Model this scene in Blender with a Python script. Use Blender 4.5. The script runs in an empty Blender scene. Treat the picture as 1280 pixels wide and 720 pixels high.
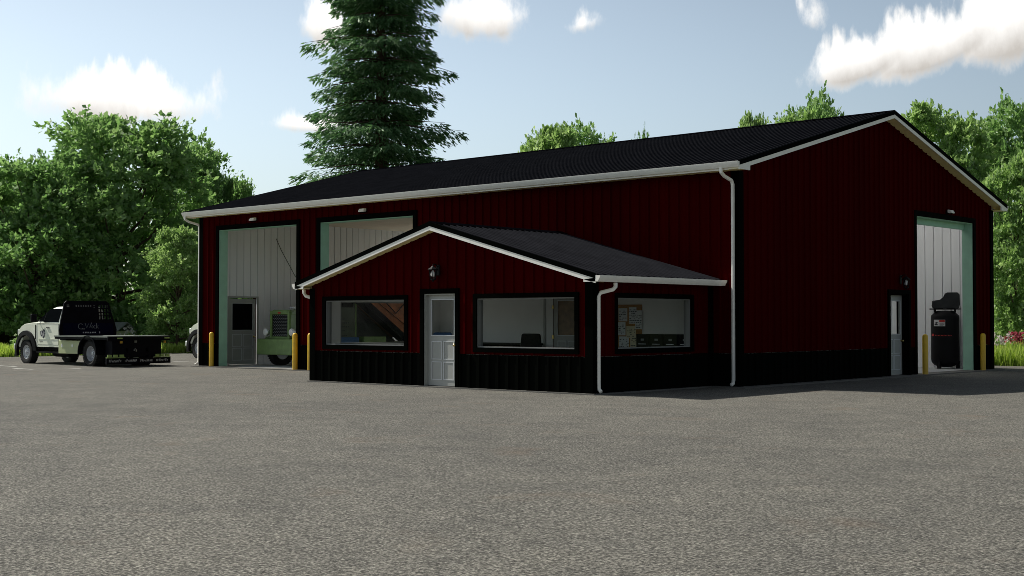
import bpy, math, random
import numpy as np
from mathutils import Vector, Matrix
R = math.radians
random.seed(7)
scene = bpy.context.scene
COL = scene.collection

# ------------------------------------------------------------------ helpers
class MB:
    """collects faces; build() links them as ONE mesh object"""
    def __init__(s): s.v = []; s.f = []
    def add(s, vs, fs):
        o = len(s.v); s.v += [tuple(map(float, p)) for p in vs]; s.f += [tuple(i + o for i in f) for f in fs]; return s
    def quad(s, a, b, c, d): return s.add([a, b, c, d], [(0, 1, 2, 3)])
    def box(s, x0, x1, y0, y1, z0, z1):
        return s.add([(x0,y0,z0),(x1,y0,z0),(x1,y1,z0),(x0,y1,z0),(x0,y0,z1),(x1,y0,z1),(x1,y1,z1),(x0,y1,z1)],
                     [(0,3,2,1),(4,5,6,7),(0,1,5,4),(1,2,6,5),(2,3,7,6),(3,0,4,7)])
    def prism(s, poly, axis, a, b):
        """polygon in the two other axes extruded along axis from a to b"""
        def P(p, t):
            if axis == 0: return (t, p[0], p[1])
            if axis == 1: return (p[0], t, p[1])
            return (p[0], p[1], t)
        n = len(poly)
        vs = [P(p, a) for p in poly] + [P(p, b) for p in poly]
        fs = [tuple(range(n))[::-1], tuple(range(n, 2*n))] + [(i, (i+1) % n, n+(i+1) % n, n+i) for i in range(n)]
        return s.add(vs, fs)
    def loft(s, loops, closed=True, caps=True):
        n = len(loops[0]); vs = [p for l in loops for p in l]; fs = []
        for k in range(len(loops)-1):
            for i in range(n if closed else n-1):
                j = (i+1) % n
                fs.append((k*n+i, k*n+j, (k+1)*n+j, (k+1)*n+i))
        if caps: fs += [tuple(range(n))[::-1], tuple(range((len(loops)-1)*n, len(loops)*n))]
        return s.add(vs, fs)
    def tube(s, pts, r, n=8, caps=True):
        pts = [Vector(p) for p in pts]; rs = r if isinstance(r, (list, tuple)) else [r]*len(pts)
        loops = []; ref = None
        for i, p in enumerate(pts):
            t = (pts[min(i+1, len(pts)-1)] - pts[max(i-1, 0)]).normalized()
            if ref is None: ref = Vector((0,0,1)) if abs(t.z) < .9 else Vector((1,0,0))
            u = t.cross(ref).normalized(); w = u.cross(t).normalized(); ref = w
            loops.append([p + (u*math.cos(2*math.pi*k/n + math.pi/n) + w*math.sin(2*math.pi*k/n + math.pi/n))*rs[i] for k in range(n)])
        return s.loft(loops, True, caps)
    def lathe(s, prof, c=(0,0,0), axis=2, n=24, caps=True):
        """prof: list of (radius, height along axis)"""
        loops = []
        for r, h in prof:
            l = []
            for k in range(n):
                a = 2*math.pi*k/n; x, y = r*math.cos(a), r*math.sin(a)
                p = (x, y, h) if axis == 2 else ((h, x, y) if axis == 0 else (y, h, x))
                l.append((p[0]+c[0], p[1]+c[1], p[2]+c[2]))
            loops.append(l)
        return s.loft(loops, True, caps)
    def build(s, name, mat, parent=None, smooth=None, bevel=0, loc=None, label=None):
        me = bpy.data.meshes.new(name); me.from_pydata(s.v, [], s.f); me.update()
        o = bpy.data.objects.new(name, me); COL.objects.link(o)
        if mat is not None: me.materials.append(mat)
        if parent is not None: o.parent = parent
        if loc is not None: o.location = loc
        if bevel:
            m = o.modifiers.new('bevel', 'BEVEL'); m.width = bevel; m.segments = 2; m.limit_method = 'ANGLE'; m.angle_limit = R(40)
        if smooth is not None or bevel:
            me.shade_smooth(); me.set_sharp_from_angle(angle=R(smooth or 35))
        if label: o['label'] = label
        return o

def thing(name, label, cat, loc=(0,0,0), rz=0, group=None, kind=None):
    o = bpy.data.objects.new(name, None); COL.objects.link(o)
    o.location = loc; o.rotation_euler = (0, 0, rz); o.empty_display_size = .2
    o['label'] = label; o['category'] = cat
    if group: o['group'] = group
    if kind: o['kind'] = kind
    return o
def tag(o, label, cat, group=None, kind=None):
    o['label'] = label; o['category'] = cat
    if group: o['group'] = group
    if kind: o['kind'] = kind
    return o
def struct(o, label=None):
    o['kind'] = 'structure'
    if label: o['label'] = label
    return o
def copy_tree(o, parent=None):
    c = o.copy(); COL.objects.link(c)
    if parent is not None: c.parent = parent
    for ch in list(o.children): copy_tree(ch, c)
    return c

# ------------------------------------------------------------------ materials
def newmat(name):
    m = bpy.data.materials.new(name); m.use_nodes = True
    nt = m.node_tree; return m, nt, nt.nodes['Principled BSDF']
def N(nt, t, **kw):
    n = nt.nodes.new(t)
    for k, v in kw.items():
        if k in n.inputs.keys(): n.inputs[k].default_value = v
        else: setattr(n, k, v)
    return n
def mat(name, col, rough=.6, metal=0, var=.12, scale=3., bump=0, bscale=60, spec=.5, streak=False, coat=0, dirt=0):
    m, nt, p = newmat(name)
    tc = N(nt, 'ShaderNodeTexCoord'); mp = N(nt, 'ShaderNodeMapping'); nt.links.new(tc.outputs['Object'], mp.inputs['Vector'])
    if streak: mp.inputs['Scale'].default_value = (1, 1, .12)
    nz = N(nt, 'ShaderNodeTexNoise', Scale=scale, Detail=6., Roughness=.6); nt.links.new(mp.outputs['Vector'], nz.inputs['Vector'])
    cr = N(nt, 'ShaderNodeValToRGB'); nt.links.new(nz.outputs['Fac'], cr.inputs['Fac'])
    cr.color_ramp.elements[0].position = .3; cr.color_ramp.elements[1].position = .7
    cr.color_ramp.elements[0].color = tuple(c*(1-var) for c in col) + (1,)
    cr.color_ramp.elements[1].color = tuple(min(1, c*(1+var)) for c in col) + (1,)
    out = cr.outputs['Color']
    if dirt:
        sx = N(nt, 'ShaderNodeSeparateXYZ'); nt.links.new(tc.outputs['Object'], sx.inputs[0])
        mr = N(nt, 'ShaderNodeMapRange'); mr.inputs['From Min'].default_value = 0.; mr.inputs['From Max'].default_value = .7
        mr.inputs['To Min'].default_value = dirt; mr.inputs['To Max'].default_value = 0.; nt.links.new(sx.outputs['Z'], mr.inputs['Value'])
        mu = N(nt, 'ShaderNodeMath', operation='MULTIPLY'); nt.links.new(mr.outputs[0], mu.inputs[0]); nt.links.new(nz.outputs['Fac'], mu.inputs[1])
        mx = N(nt, 'ShaderNodeMix', data_type='RGBA'); nt.links.new(mu.outputs[0], mx.inputs['Factor'])
        nt.links.new(out, mx.inputs['A']); mx.inputs['B'].default_value = (.16, .14, .11, 1); out = mx.outputs['Result']
    nt.links.new(out, p.inputs['Base Color'])
    rr = N(nt, 'ShaderNodeMapRange'); rr.inputs['To Min'].default_value = max(.02, rough-.08); rr.inputs['To Max'].default_value = min(1, rough+.08)
    nt.links.new(nz.outputs['Fac'], rr.inputs['Value']); nt.links.new(rr.outputs[0], p.inputs['Roughness'])
    p.inputs['Metallic'].default_value = metal; p.inputs['Specular IOR Level'].default_value = spec
    p.inputs['Coat Weight'].default_value = coat
    if bump:
        bz = N(nt, 'ShaderNodeTexNoise', Scale=bscale, Detail=4.); nt.links.new(tc.outputs['Object'], bz.inputs['Vector'])
        bn = N(nt, 'ShaderNodeBump', Strength=bump, Distance=.02); nt.links.new(bz.outputs['Fac'], bn.inputs['Height']); nt.links.new(bn.outputs['Normal'], p.inputs['Normal'])
    return m

M = {}
M['red'] = mat('red_steel', (.048, .0006, .0008), .6, var=.16, scale=1.2, streak=True, bump=.05, bscale=3, spec=.005)
M['black_steel'] = mat('black_steel', (.0034, .0040, .0032), .6, var=.2, scale=1.5, streak=True, bump=.05, bscale=3, spec=.004)
M['trim_black'] = mat('black_trim', (.0015, .002, .0015), .55, var=.2, spec=.005)
M['roof'] = mat('roof_steel', (.0022, .0023, .0036), .5, var=.25, scale=2., bump=.03, bscale=2.5, spec=0)
M['seam'] = mat('roof_seam_sheen', (.024, .0245, .029), .6, var=.2, scale=2., spec=0)  # rib sheen put into the colour, lighter than the pans between
M['white_trim'] = mat('white_trim', (.95, .93, .87), .45, var=.06, scale=4)
M['soffit'] = mat('soffit', (.98, .84, .42), .6, var=.05, scale=4)
M['white_panel'] = mat('white_liner', (.92, .93, .95), .5, var=.05, scale=1.5, streak=True)
M['office_wall'] = mat('office_wall', (.8, .8, .79), .8, var=.03, scale=2)
M['tan_ceiling'] = mat('ceiling_tan', (.90, .82, .64), .8, var=.05, scale=2)
M['door_white'] = mat('door_white', (.37, .38, .36), .45, var=.05, scale=5)
M['frame_grey'] = mat('frame_grey', (.20, .205, .20), .5, var=.06)
M['door_line'] = mat('door_moulding', (.60, .62, .64), .35, var=.04)
M['green_jamb'] = mat('green_jamb', (.36, .62, .47), .6, var=.08, scale=3, bump=.05, bscale=30)
M['floor'] = mat('sealed_floor', (.42, .43, .44), .7, var=.15, scale=1.2)
M['concrete'] = mat('concrete', (.13, .125, .115), .85, var=.25, scale=1.2, bump=.1, bscale=40)
M['yellow'] = mat('bollard_yellow', (.86, .54, .03), .45, var=.12, scale=5, dirt=.5)
M['black_plastic'] = mat('black_plastic', (.007, .007, .008), .55, var=.2, spec=.12)
M['tyre'] = mat('tyre_rubber', (.012, .012, .012), .85, var=.3, scale=12, bump=.2, bscale=50)
M['chrome'] = mat('chrome', (.80, .82, .84), .25, metal=.35, var=.08, scale=8)
M['dark_metal'] = mat('dark_metal', (.03, .03, .032), .45, metal=.6, var=.25)
M['truck_white'] = mat('truck_paint', (.90, .93, .80), .32, var=.05, scale=2, coat=.4, dirt=.5)
M['truck_box'] = mat('tool_box_paint', (.48, .54, .30), .4, var=.08, dirt=.4)
M['bed_black'] = mat('bed_black', (.004, .004, .007), .5, var=.3, scale=4, spec=.06)
M['deck'] = mat('deck_plate', (.19, .21, .19), .5, metal=.2, var=.2, scale=8)
M['dark_glass'] = mat('tinted_glass', (.004, .005, .006), .2, var=.1, spec=.0)
M['navy'] = mat('navy_panel', (.002, .003, .018), .5, var=.25, scale=5, spec=.06)
M['decal_white'] = mat('decal_white', (.6, .6, .6), .5, var=.1)
M['decal_pale'] = mat('decal_pale', (.20, .21, .20), .5, var=.2)
M['decal_green'] = mat('decal_green', (.30, .42, .12), .5, var=.2)
M['decal_dark'] = mat('decal_dark', (.012, .013, .03), .5, var=.3, scale=8)
M['amber'] = mat('amber_lens', (.6, .34, .03), .25, var=.1)
M['red_lens'] = mat('red_lens', (.5, .02, .015), .3, var=.1)
M['old_green'] = mat('old_green_paint', (.17, .27, .085), .5, var=.22, scale=4, dirt=.4)
M['dark_olive'] = mat('dark_olive_paint', (.075, .09, .06), .5, var=.25, scale=4)
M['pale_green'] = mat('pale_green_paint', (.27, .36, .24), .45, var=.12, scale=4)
M['rust_orange'] = mat('orange_brown_paint', (.34, .10, .025), .6, var=.35, scale=5)
M['blue'] = mat('blue_fabric', (.05, .13, .30), .8, var=.15, scale=10)
M['wood_cork'] = mat('cork', (.38, .19, .06), .9, var=.3, scale=30)
M['paper'] = mat('paper', (.72, .74, .74), .9, var=.06, scale=8)
M['paper_cream'] = mat('paper_cream', (.72, .66, .46), .9, var=.08, scale=8)
M['ink'] = mat('ink', (.03, .03, .04), .8, var=.3)
M['amber_glass'] = mat('smoked_brown_glass', (.16, .085, .03), .3, var=.5, scale=6)
M['brass'] = mat('brass', (.55, .42, .16), .25, metal=1, var=.1)
M['teal'] = mat('teal_panel', (.10, .28, .30), .6, var=.2)
M['mirror_trim'] = mat('frosted_bulb', (.85, .85, .82), .3, var=.03)
M['bark'] = mat('bark', (.085, .055, .04), .95, var=.4, scale=6, bump=.5, bscale=14)
M['grey_roof'] = mat('grey_shingle', (.30, .31, .32), .8, var=.2, scale=3)
M['cream_wall'] = mat('cream_siding', (.66, .60, .42), .8, var=.1)

def glass_mat():
    m, nt, p = newmat('window_glass')
    nt.nodes.remove(p); out = nt.nodes['Material Output']
    tr = N(nt, 'ShaderNodeBsdfTransparent'); tr.inputs['Color'].default_value = (.82, .84, .83, 1)
    gl = N(nt, 'ShaderNodeBsdfGlossy', Roughness=.02); gl.inputs['Color'].default_value = (.9, .95, 1, 1)
    fr = N(nt, 'ShaderNodeFresnel', IOR=1.18)
    nz = N(nt, 'ShaderNodeTexNoise', Scale=2.); tc = N(nt, 'ShaderNodeTexCoord'); nt.links.new(tc.outputs['Object'], nz.inputs['Vector'])
    mu = N(nt, 'ShaderNodeMath', operation='MULTIPLY'); nt.links.new(fr.outputs[0], mu.inputs[0]); nt.links.new(nz.outputs['Fac'], mu.inputs[1])
    mx = N(nt, 'ShaderNodeMixShader'); nt.links.new(mu.outputs[0], mx.inputs[0]); nt.links.new(tr.outputs[0], mx.inputs[1]); nt.links.new(gl.outputs[0], mx.inputs[2])
    nt.links.new(mx.outputs[0], out.inputs['Surface']); return m
M['glass'] = glass_mat()

def added_skylight_mat():  # for panels added on the unseen slope to brighten the workshop
    m, nt, p = newmat('added_translucent_skylight'); nt.nodes.remove(p); out = nt.nodes['Material Output']
    tl = N(nt, 'ShaderNodeBsdfTranslucent'); 
    nz = N(nt, 'ShaderNodeTexNoise', Scale=4.); cr = N(nt, 'ShaderNodeValToRGB'); nt.links.new(nz.outputs['Fac'], cr.inputs['Fac'])
    cr.color_ramp.elements[0].color = (.86, .87, .88, 1); cr.color_ramp.elements[1].color = (.95, .95, .95, 1)
    nt.links.new(cr.outputs['Color'], tl.inputs['Color']); nt.links.new(tl.outputs[0], out.inputs['Surface']); return m
M['added_skylight'] = added_skylight_mat()

def leaf_mat(name, dark, mid, light, transl=.35, shine=.25):
    m, nt, p = newmat(name); nt.nodes.remove(p); out = nt.nodes['Material Output']
    g = N(nt, 'ShaderNodeNewGeometry'); tc = N(nt, 'ShaderNodeTexCoord'); oi = N(nt, 'ShaderNodeObjectInfo')
    nz = N(nt, 'ShaderNodeTexNoise', Scale=.9, Detail=3.); nt.links.new(tc.outputs['Object'], nz.inputs['Vector'])
    a = N(nt, 'ShaderNodeMath', operation='MULTIPLY'); a.inputs[1].default_value = .55; nt.links.new(g.outputs['Random Per Island'], a.inputs[0])
    b = N(nt, 'ShaderNodeMath', operation='MULTIPLY_ADD'); b.inputs[1].default_value = .55; nt.links.new(nz.outputs['Fac'], b.inputs[0]); nt.links.new(a.outputs[0], b.inputs[2])
    c = N(nt, 'ShaderNodeMath', operation='MULTIPLY_ADD'); c.inputs[1].default_value = .16; nt.links.new(oi.outputs['Random'], c.inputs[0]); nt.links.new(b.outputs[0], c.inputs[2])
    cr = N(nt, 'ShaderNodeValToRGB'); nt.links.new(c.outputs[0], cr.inputs['Fac'])
    e = cr.color_ramp.elements; e[0].position = .2; e[0].color = dark+(1,); e[1].position = .95; e[1].color = light+(1,)
    k = e.new(.55); k.color = mid+(1,)
    d = N(nt, 'ShaderNodeBsdfDiffuse'); t = N(nt, 'ShaderNodeBsdfTranslucent'); gl = N(nt, 'ShaderNodeBsdfGlossy', Roughness=.45)
    hs = N(nt, 'ShaderNodeHueSaturation'); hs.inputs['Saturation'].default_value = 1.15; hs.inputs['Value'].default_value = 1.5; hs.inputs['Hue'].default_value = .495
    nt.links.new(cr.outputs['Color'], hs.inputs['Color'])
    nt.links.new(cr.outputs['Color'], d.inputs['Color']); nt.links.new(hs.outputs['Color'], t.inputs['Color'])
    mx = N(nt, 'ShaderNodeMixShader'); mx.inputs[0].default_value = transl; nt.links.new(d.outputs[0], mx.inputs[1]); nt.links.new(t.outputs[0], mx.inputs[2])
    gl.inputs['Color'].default_value = (.6, .65, .6, 1)
    m2 = N(nt, 'ShaderNodeMixShader'); m2.inputs[0].default_value = .06*shine/.25; nt.links.new(mx.outputs[0], m2.inputs[1]); nt.links.new(gl.outputs[0], m2.inputs[2])
    nt.links.new(m2.outputs[0], out.inputs['Surface']); return m
M['leaf'] = leaf_mat('leaf_green', (.090, .18, .060), (.190, .325, .115), (.32, .455, .20), transl=.48)
M['leaf_light'] = leaf_mat('leaf_light_green', (.125, .225, .065), (.25, .385, .135), (.39, .52, .235), transl=.48)
M['needle'] = leaf_mat('needle_green', (.040, .10, .042), (.085, .18, .07), (.20, .31, .16), transl=.32)
M['grass_blade'] = leaf_mat('grass_green', (.16, .25, .045), (.30, .42, .09), (.45, .55, .18), transl=.45, shine=.1)
M['flower_red'] = leaf_mat('flower_red', (.22, .02, .04), (.35, .05, .08), (.55, .22, .26), transl=.3)
M['flower_white'] = leaf_mat('flower_white', (.40, .38, .35), (.6, .55, .52), (.75, .72, .7), transl=.3)
M['flower_yellow'] = leaf_mat('flower_yellow', (.50, .26, .02), (.62, .36, .03), (.7, .5, .08), transl=.3)

M['rim'] = mat('polished_rim', (.55, .57, .60), .3, metal=.25, var=.15, scale=8)
def asphalt_mat():
    m, nt, p = newmat('worn_asphalt'); tc = N(nt, 'ShaderNodeTexCoord')
    L = nt.links.new
    def noise(s, d=2., r=.6):
        n = N(nt, 'ShaderNodeTexNoise', Scale=s, Detail=d, Roughness=r); L(tc.outputs['Object'], n.inputs['Vector']); return n
    big = noise(.12, 5.); med = noise(1.1, 6.); fine = noise(40., 5., .8); chip = N(nt, 'ShaderNodeTexVoronoi', Scale=36.); L(tc.outputs['Object'], chip.inputs['Vector'])
    cr = N(nt, 'ShaderNodeValToRGB'); L(fine.outputs['Fac'], cr.inputs['Fac'])
    e = cr.color_ramp.elements; e[0].position = .38; e[0].color = (.029, .0288, .0268, 1); e[1].position = .64; e[1].color = (.375, .37, .34, 1)
    k = e.new(.5); k.color = (.127, .125, .1145, 1)
    c2 = N(nt, 'ShaderNodeValToRGB'); L(chip.outputs['Color'], c2.inputs['Fac'])
    c2.color_ramp.elements[0].color = (.45, .45, .45, 1); c2.color_ramp.elements[1].color = (1.55, 1.53, 1.48, 1)
    m1 = N(nt, 'ShaderNodeMix', data_type='RGBA', blend_type='MULTIPLY'); m1.inputs['Factor'].default_value = .8; L(cr.outputs['Color'], m1.inputs['A']); L(c2.outputs['Color'], m1.inputs['B'])
    c3 = N(nt, 'ShaderNodeValToRGB'); ad = N(nt, 'ShaderNodeMath', operation='ADD'); L(big.outputs['Fac'], ad.inputs[0]); L(med.outputs['Fac'], ad.inputs[1])
    h = N(nt, 'ShaderNodeMath', operation='MULTIPLY'); h.inputs[1].default_value = .5; L(ad.outputs[0], h.inputs[0]); L(h.outputs[0], c3.inputs['Fac'])
    c3.color_ramp.elements[0].position = .35; c3.color_ramp.elements[0].color = (.74, .74, .75, 1); c3.color_ramp.elements[1].position = .65; c3.color_ramp.elements[1].color = (1.2, 1.18, 1.14, 1)
    m2 = N(nt, 'ShaderNodeMix', data_type='RGBA', blend_type='MULTIPLY'); m2.inputs['Factor'].default_value = 1.; L(m1.outputs['Result'], m2.inputs['A']); L(c3.outputs['Color'], m2.inputs['B'])
    # rusty stains
    st = noise(.7, 3.); c4 = N(nt, 'ShaderNodeValToRGB'); L(st.outputs['Fac'], c4.inputs['Fac']); c4.color_ramp.elements[0].position = .60; c4.color_ramp.elements[0].color = (0,0,0,1); c4.color_ramp.elements[1].position = .75; c4.color_ramp.elements[1].color = (.35,.35,.35,1)
    m3 = N(nt, 'ShaderNodeMix', data_type='RGBA'); L(c4.outputs['Color'], m3.inputs['Factor']); L(m2.outputs['Result'], m3.inputs['A']); m3.inputs['B'].default_value = (.19, .14, .10, 1)
    L(m3.outputs['Result'], p.inputs['Base Color']); p.inputs['Roughness'].default_value = .9; p.inputs['Specular IOR Level'].default_value = .2
    b = N(nt, 'ShaderNodeBump', Strength=.8, Distance=.014); L(fine.outputs['Fac'], b.inputs['Height']); L(b.outputs['Normal'], p.inputs['Normal'])
    return m
M['asphalt'] = asphalt_mat()
M['lawn'] = mat('lawn', (.10, .15, .035), .9, var=.4, scale=1.5, bump=.3, bscale=20)
M['dash_white'] = mat('white_dash', (.62, .62, .58), .7, var=.25, scale=6)

# ------------------------------------------------------------------ camera, sun, sky
cam = bpy.data.cameras.new('camera'); co = bpy.data.objects.new('camera', cam); COL.objects.link(co)
co.location = (17.04, -27.29, 1.6); co.rotation_euler = (R(90+1.40), 0, R(41.756))
cam.sensor_width = 36; cam.lens = 36*1644.7/1280; cam.clip_end = 2000; cam.clip_start = .1
scene.camera = co
SUN_DIR = Vector((.92, .19, -1.0)).normalized()
sl = bpy.data.lights.new('sun', 'SUN'); sl.energy = 5.0; sl.angle = R(.5); sl.color = (1, .95, .86)
so = bpy.data.objects.new('sun', sl); COL.objects.link(so); so.rotation_euler = SUN_DIR.to_track_quat('-Z', 'Y').to_euler(); so.location = (-40, -10, 45)
ELEV = math.asin(-SUN_DIR.z); AZ = math.atan2(-SUN_DIR.x, -SUN_DIR.y)

w = bpy.data.worlds.new('World'); scene.world = w; w.use_nodes = True
wn = w.node_tree; L = wn.links.new
bg = wn.nodes['Background']; bg.inputs['Strength'].default_value = .14
sky = N(wn, 'ShaderNodeTexSky', sky_type='NISHITA'); sky.sun_disc = False; sky.sun_elevation = ELEV; sky.sun_rotation = AZ % (2*math.pi)
sky.air_density = 1.0; sky.dust_density = 2.0; sky.ozone_density = 1.5; sky.altitude = 100
hs = N(wn, 'ShaderNodeHueSaturation'); hs.inputs['Saturation'].default_value = .62; hs.inputs['Value'].default_value = 1.; L(sky.outputs[0], hs.inputs['Color'])
tc = N(wn, 'ShaderNodeTexCoord')
def vdot(vec):
    d = N(wn, 'ShaderNodeVectorMath', operation='DOT_PRODUCT'); L(tc.outputs['Generated'], d.inputs[0]); d.inputs[1].default_value = vec; return d.outputs['Value']
def mth(op, a, b=None, c=None, clamp=False):
    n = N(wn, 'ShaderNodeMath', operation=op); n.use_clamp = clamp
    for i, x in enumerate((a, b, c)):
        if x is None: continue
        if isinstance(x, (int, float)): n.inputs[i].default_value = x
        else: L(x, n.inputs[i])
    return n.outputs[0]
zz = vdot((0, 0, 1)); az_ = vdot((-.98, -.2, 0))
mr = N(wn, 'ShaderNodeMapRange', interpolation_type='SMOOTHSTEP'); L(zz, mr.inputs['Value'])
mr.inputs['From Min'].default_value = .12; mr.inputs['From Max'].default_value = .60; mr.inputs['To Min'].default_value = 1.12; mr.inputs['To Max'].default_value = .38
m2 = N(wn, 'ShaderNodeMapRange', interpolation_type='SMOOTHSTEP'); L(az_, m2.inputs['Value'])
m2.inputs['From Min'].default_value = -.35; m2.inputs['From Max'].default_value = .6; m2.inputs['To Min'].default_value = .55; m2.inputs['To Max'].default_value = .93
haze = N(wn, 'ShaderNodeVectorMath', operation='SCALE'); L(hs.outputs['Color'], haze.inputs[0]); L(mth('MULTIPLY', mr.outputs[0], m2.outputs[0]), haze.inputs['Scale'])
tint = N(wn, 'ShaderNodeVectorMath', operation='MULTIPLY'); L(haze.outputs[0], tint.inputs[0]); tint.inputs[1].default_value = (.95, 1.02, 1.03)
# clouds sit at fixed compass bearings and heights: (azimuth deg clockwise from +Y, elevation deg, half width, half height, tilt, strength)
CLOUDS = [(-58.08, 9.06, 3.9, 1.6, 0, 1.25), (-50.1, 12.62, 1.39, 1.6, -15, 1.2), (-42.95, 13.08, 2.3, 1.6, 0, 1.25), (-50.5, 8.37, 2.3, 0.63, 0, 1.0), (-38.61, 12.73, 1.05, 0.7, 15, 0.75), (-27.11, 10.71, 2.3, 1.18, 15, 1.2), (-24.13, 11.27, 3.14, 1.53, 16, 1.25), (-20.94, 11.94, 3.14, 2.09, 16, 1.3), (-28.95, 12.57, 0.56, 0.7, 0, 0.4)]
vm = N(wn, 'ShaderNodeMapping'); vm.inputs['Scale'].default_value = (1, 1, .45); L(tc.outputs['Generated'], vm.inputs['Vector'])
n1 = N(wn, 'ShaderNodeTexNoise', Scale=20., Detail=9., Roughness=.66); L(vm.outputs[0], n1.inputs['Vector'])
vm2 = N(wn, 'ShaderNodeMapping'); vm2.inputs['Scale'].default_value = (1, 1, .10); L(tc.outputs['Generated'], vm2.inputs['Vector'])
n2 = N(wn, 'ShaderNodeTexNoise', Scale=95., Detail=3., Roughness=.55); L(vm2.outputs[0], n2.inputs['Vector'])
dens = None; shade = None
for az, el, hw, hh, tilt, st in CLOUDS:
    a, e = R(az), R(el)
    c = Vector((math.sin(a)*math.cos(e), math.cos(a)*math.cos(e), math.sin(e)))
    r = Vector((math.cos(a), -math.sin(a), 0)); u = r.cross(c)
    t = R(tilt); r2 = r*math.cos(t)+u*math.sin(t); u2 = u*math.cos(t)-r*math.sin(t)
    x = mth('DIVIDE', vdot(r2), math.tan(R(hw))); y0 = vdot(u2)
    y = mth('DIVIDE', y0, math.tan(R(hh)))
    up = mth('MAXIMUM', y, 0.); dn = mth('MINIMUM', y, 0.)
    up = mth('MULTIPLY', up, .8); dn = mth('MULTIPLY', dn, 1.25)
    yy = mth('ADD', up, dn)
    r_ = mth('SQRT', mth('ADD', mth('MULTIPLY', x, x), mth('MULTIPLY', yy, yy)))
    front = mth('GREATER_THAN', vdot(c), .5)
    k = mth('MULTIPLY', mth('MULTIPLY', mth('SUBTRACT', 1.05, r_), st), front)
    k = mth('MAXIMUM', k, -2.)
    # ragged streaks along the upper rim
    k = mth('ADD', k, mth('MULTIPLY', mth('SUBTRACT', n2.outputs['Fac'], .52), mth('MULTIPLY', mth('MULTIPLY', up, 2.8), mth('SUBTRACT', 1.15, mth('MULTIPLY', r_, .5), clamp=True))))
    sh = mth('MULTIPLY', mth('ADD', mth('MULTIPLY', y, -1.), .15), mth('MULTIPLY', mth('ADD', k, .15), 1.6, clamp=True))
    dens = k if dens is None else mth('MAXIMUM', dens, k)
    shade = sh if shade is None else mth('MAXIMUM', shade, sh)
d = mth('ADD', dens, mth('MULTIPLY', mth('SUBTRACT', n1.outputs['Fac'], .5), 2.5))
cr = N(wn, 'ShaderNodeValToRGB'); L(d, cr.inputs['Fac']); cr.color_ramp.elements[0].position = .05; cr.color_ramp.elements[1].position = .72; cr.color_ramp.interpolation = 'EASE'
shn = mth('MULTIPLY', mth('ADD', shade, mth('MULTIPLY', mth('SUBTRACT', n1.outputs['Fac'], .5), 1.2)), 1.3, clamp=True)
cc = N(wn, 'ShaderNodeMix', data_type='RGBA'); L(shn, cc.inputs['Factor']); cc.inputs['A'].default_value = (8.6, 8.45, 8.2, 1); cc.inputs['B'].default_value = (4.3, 4.05, 3.75, 1)
cm = N(wn, 'ShaderNodeMix', data_type='RGBA'); L(cr.outputs['Color'], cm.inputs['Factor']); L(tint.outputs[0], cm.inputs['A']); L(cc.outputs['Result'], cm.inputs['B'])
L(cm.outputs['Result'], bg.inputs['Color'])
scene.cycles.filter_width = .85; scene.cycles.max_bounces = 7; scene.cycles.diffuse_bounces = 4; scene.cycles.glossy_bounces = 3; scene.cycles.transparent_max_bounces = 8
scene.view_settings.view_transform = 'Standard'; scene.view_settings.look = 'None'; scene.view_settings.exposure = 0

# ------------------------------------------------------------------ ground
GZ = -.03
b = MB(); b.add([(-700,-700,-.05),(700,-700,-.05),(700,700,-.05),(-700,700,-.05)], [(0,1,2,3)])
struct(b.build('ground', M['lawn']), 'grassy ground around the yard reaching the horizon')
b = MB(); b.add([(-38.6,-90,GZ),(90,-90,GZ),(90,19.4,GZ),(-38.6,19.4,GZ)], [(0,1,2,3)])
struct(b.build('parking_lot', M['asphalt']), 'wide worn grey-brown asphalt yard in front of the building')
b = MB()  # short thin white dashes laid just above the asphalt
for (x0,y0,x1,y1,wd) in [(-28.6,-4.3,-26.6,-4.45,.06),(-25.2,-5.3,-23.8,-5.35,.06),(-24.2,-4.0,-23.3,-3.9,.05),(-27.6,2.6,-26.2,2.66,.06),(-30.5,-4.4,-29.6,-4.45,.06),(-26.0,6.2,-25.0,6.25,.06)]:
    b.add([(x0,y0-wd,GZ+.004),(x1,y1-wd,GZ+.004),(x1,y1+wd,GZ+.004),(x0,y0+wd,GZ+.004)], [(0,1,2,3)])
struct(b.build('ground_dash', M['dash_white']), 'short white dashes on the asphalt near the flatbed truck')

# ------------------------------------------------------------------ the red building
LX, WY, HS = 22.03, 15.51, 5.215
D, AX0, AX1, HO = 4.72, .76, 10.24, 2.45
SL = .262
def roof_z(y): return 7.53 - SL*abs(y - WY/2)
RX = -(AX0+AX1)/2
def aroof_z(x): return 3.94 - SL*1.03*abs(x - RX)
B = thing('metal_building', 'dark red ribbed steel workshop with black wainscot, low gable roof and projecting front office', 'building')

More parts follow.
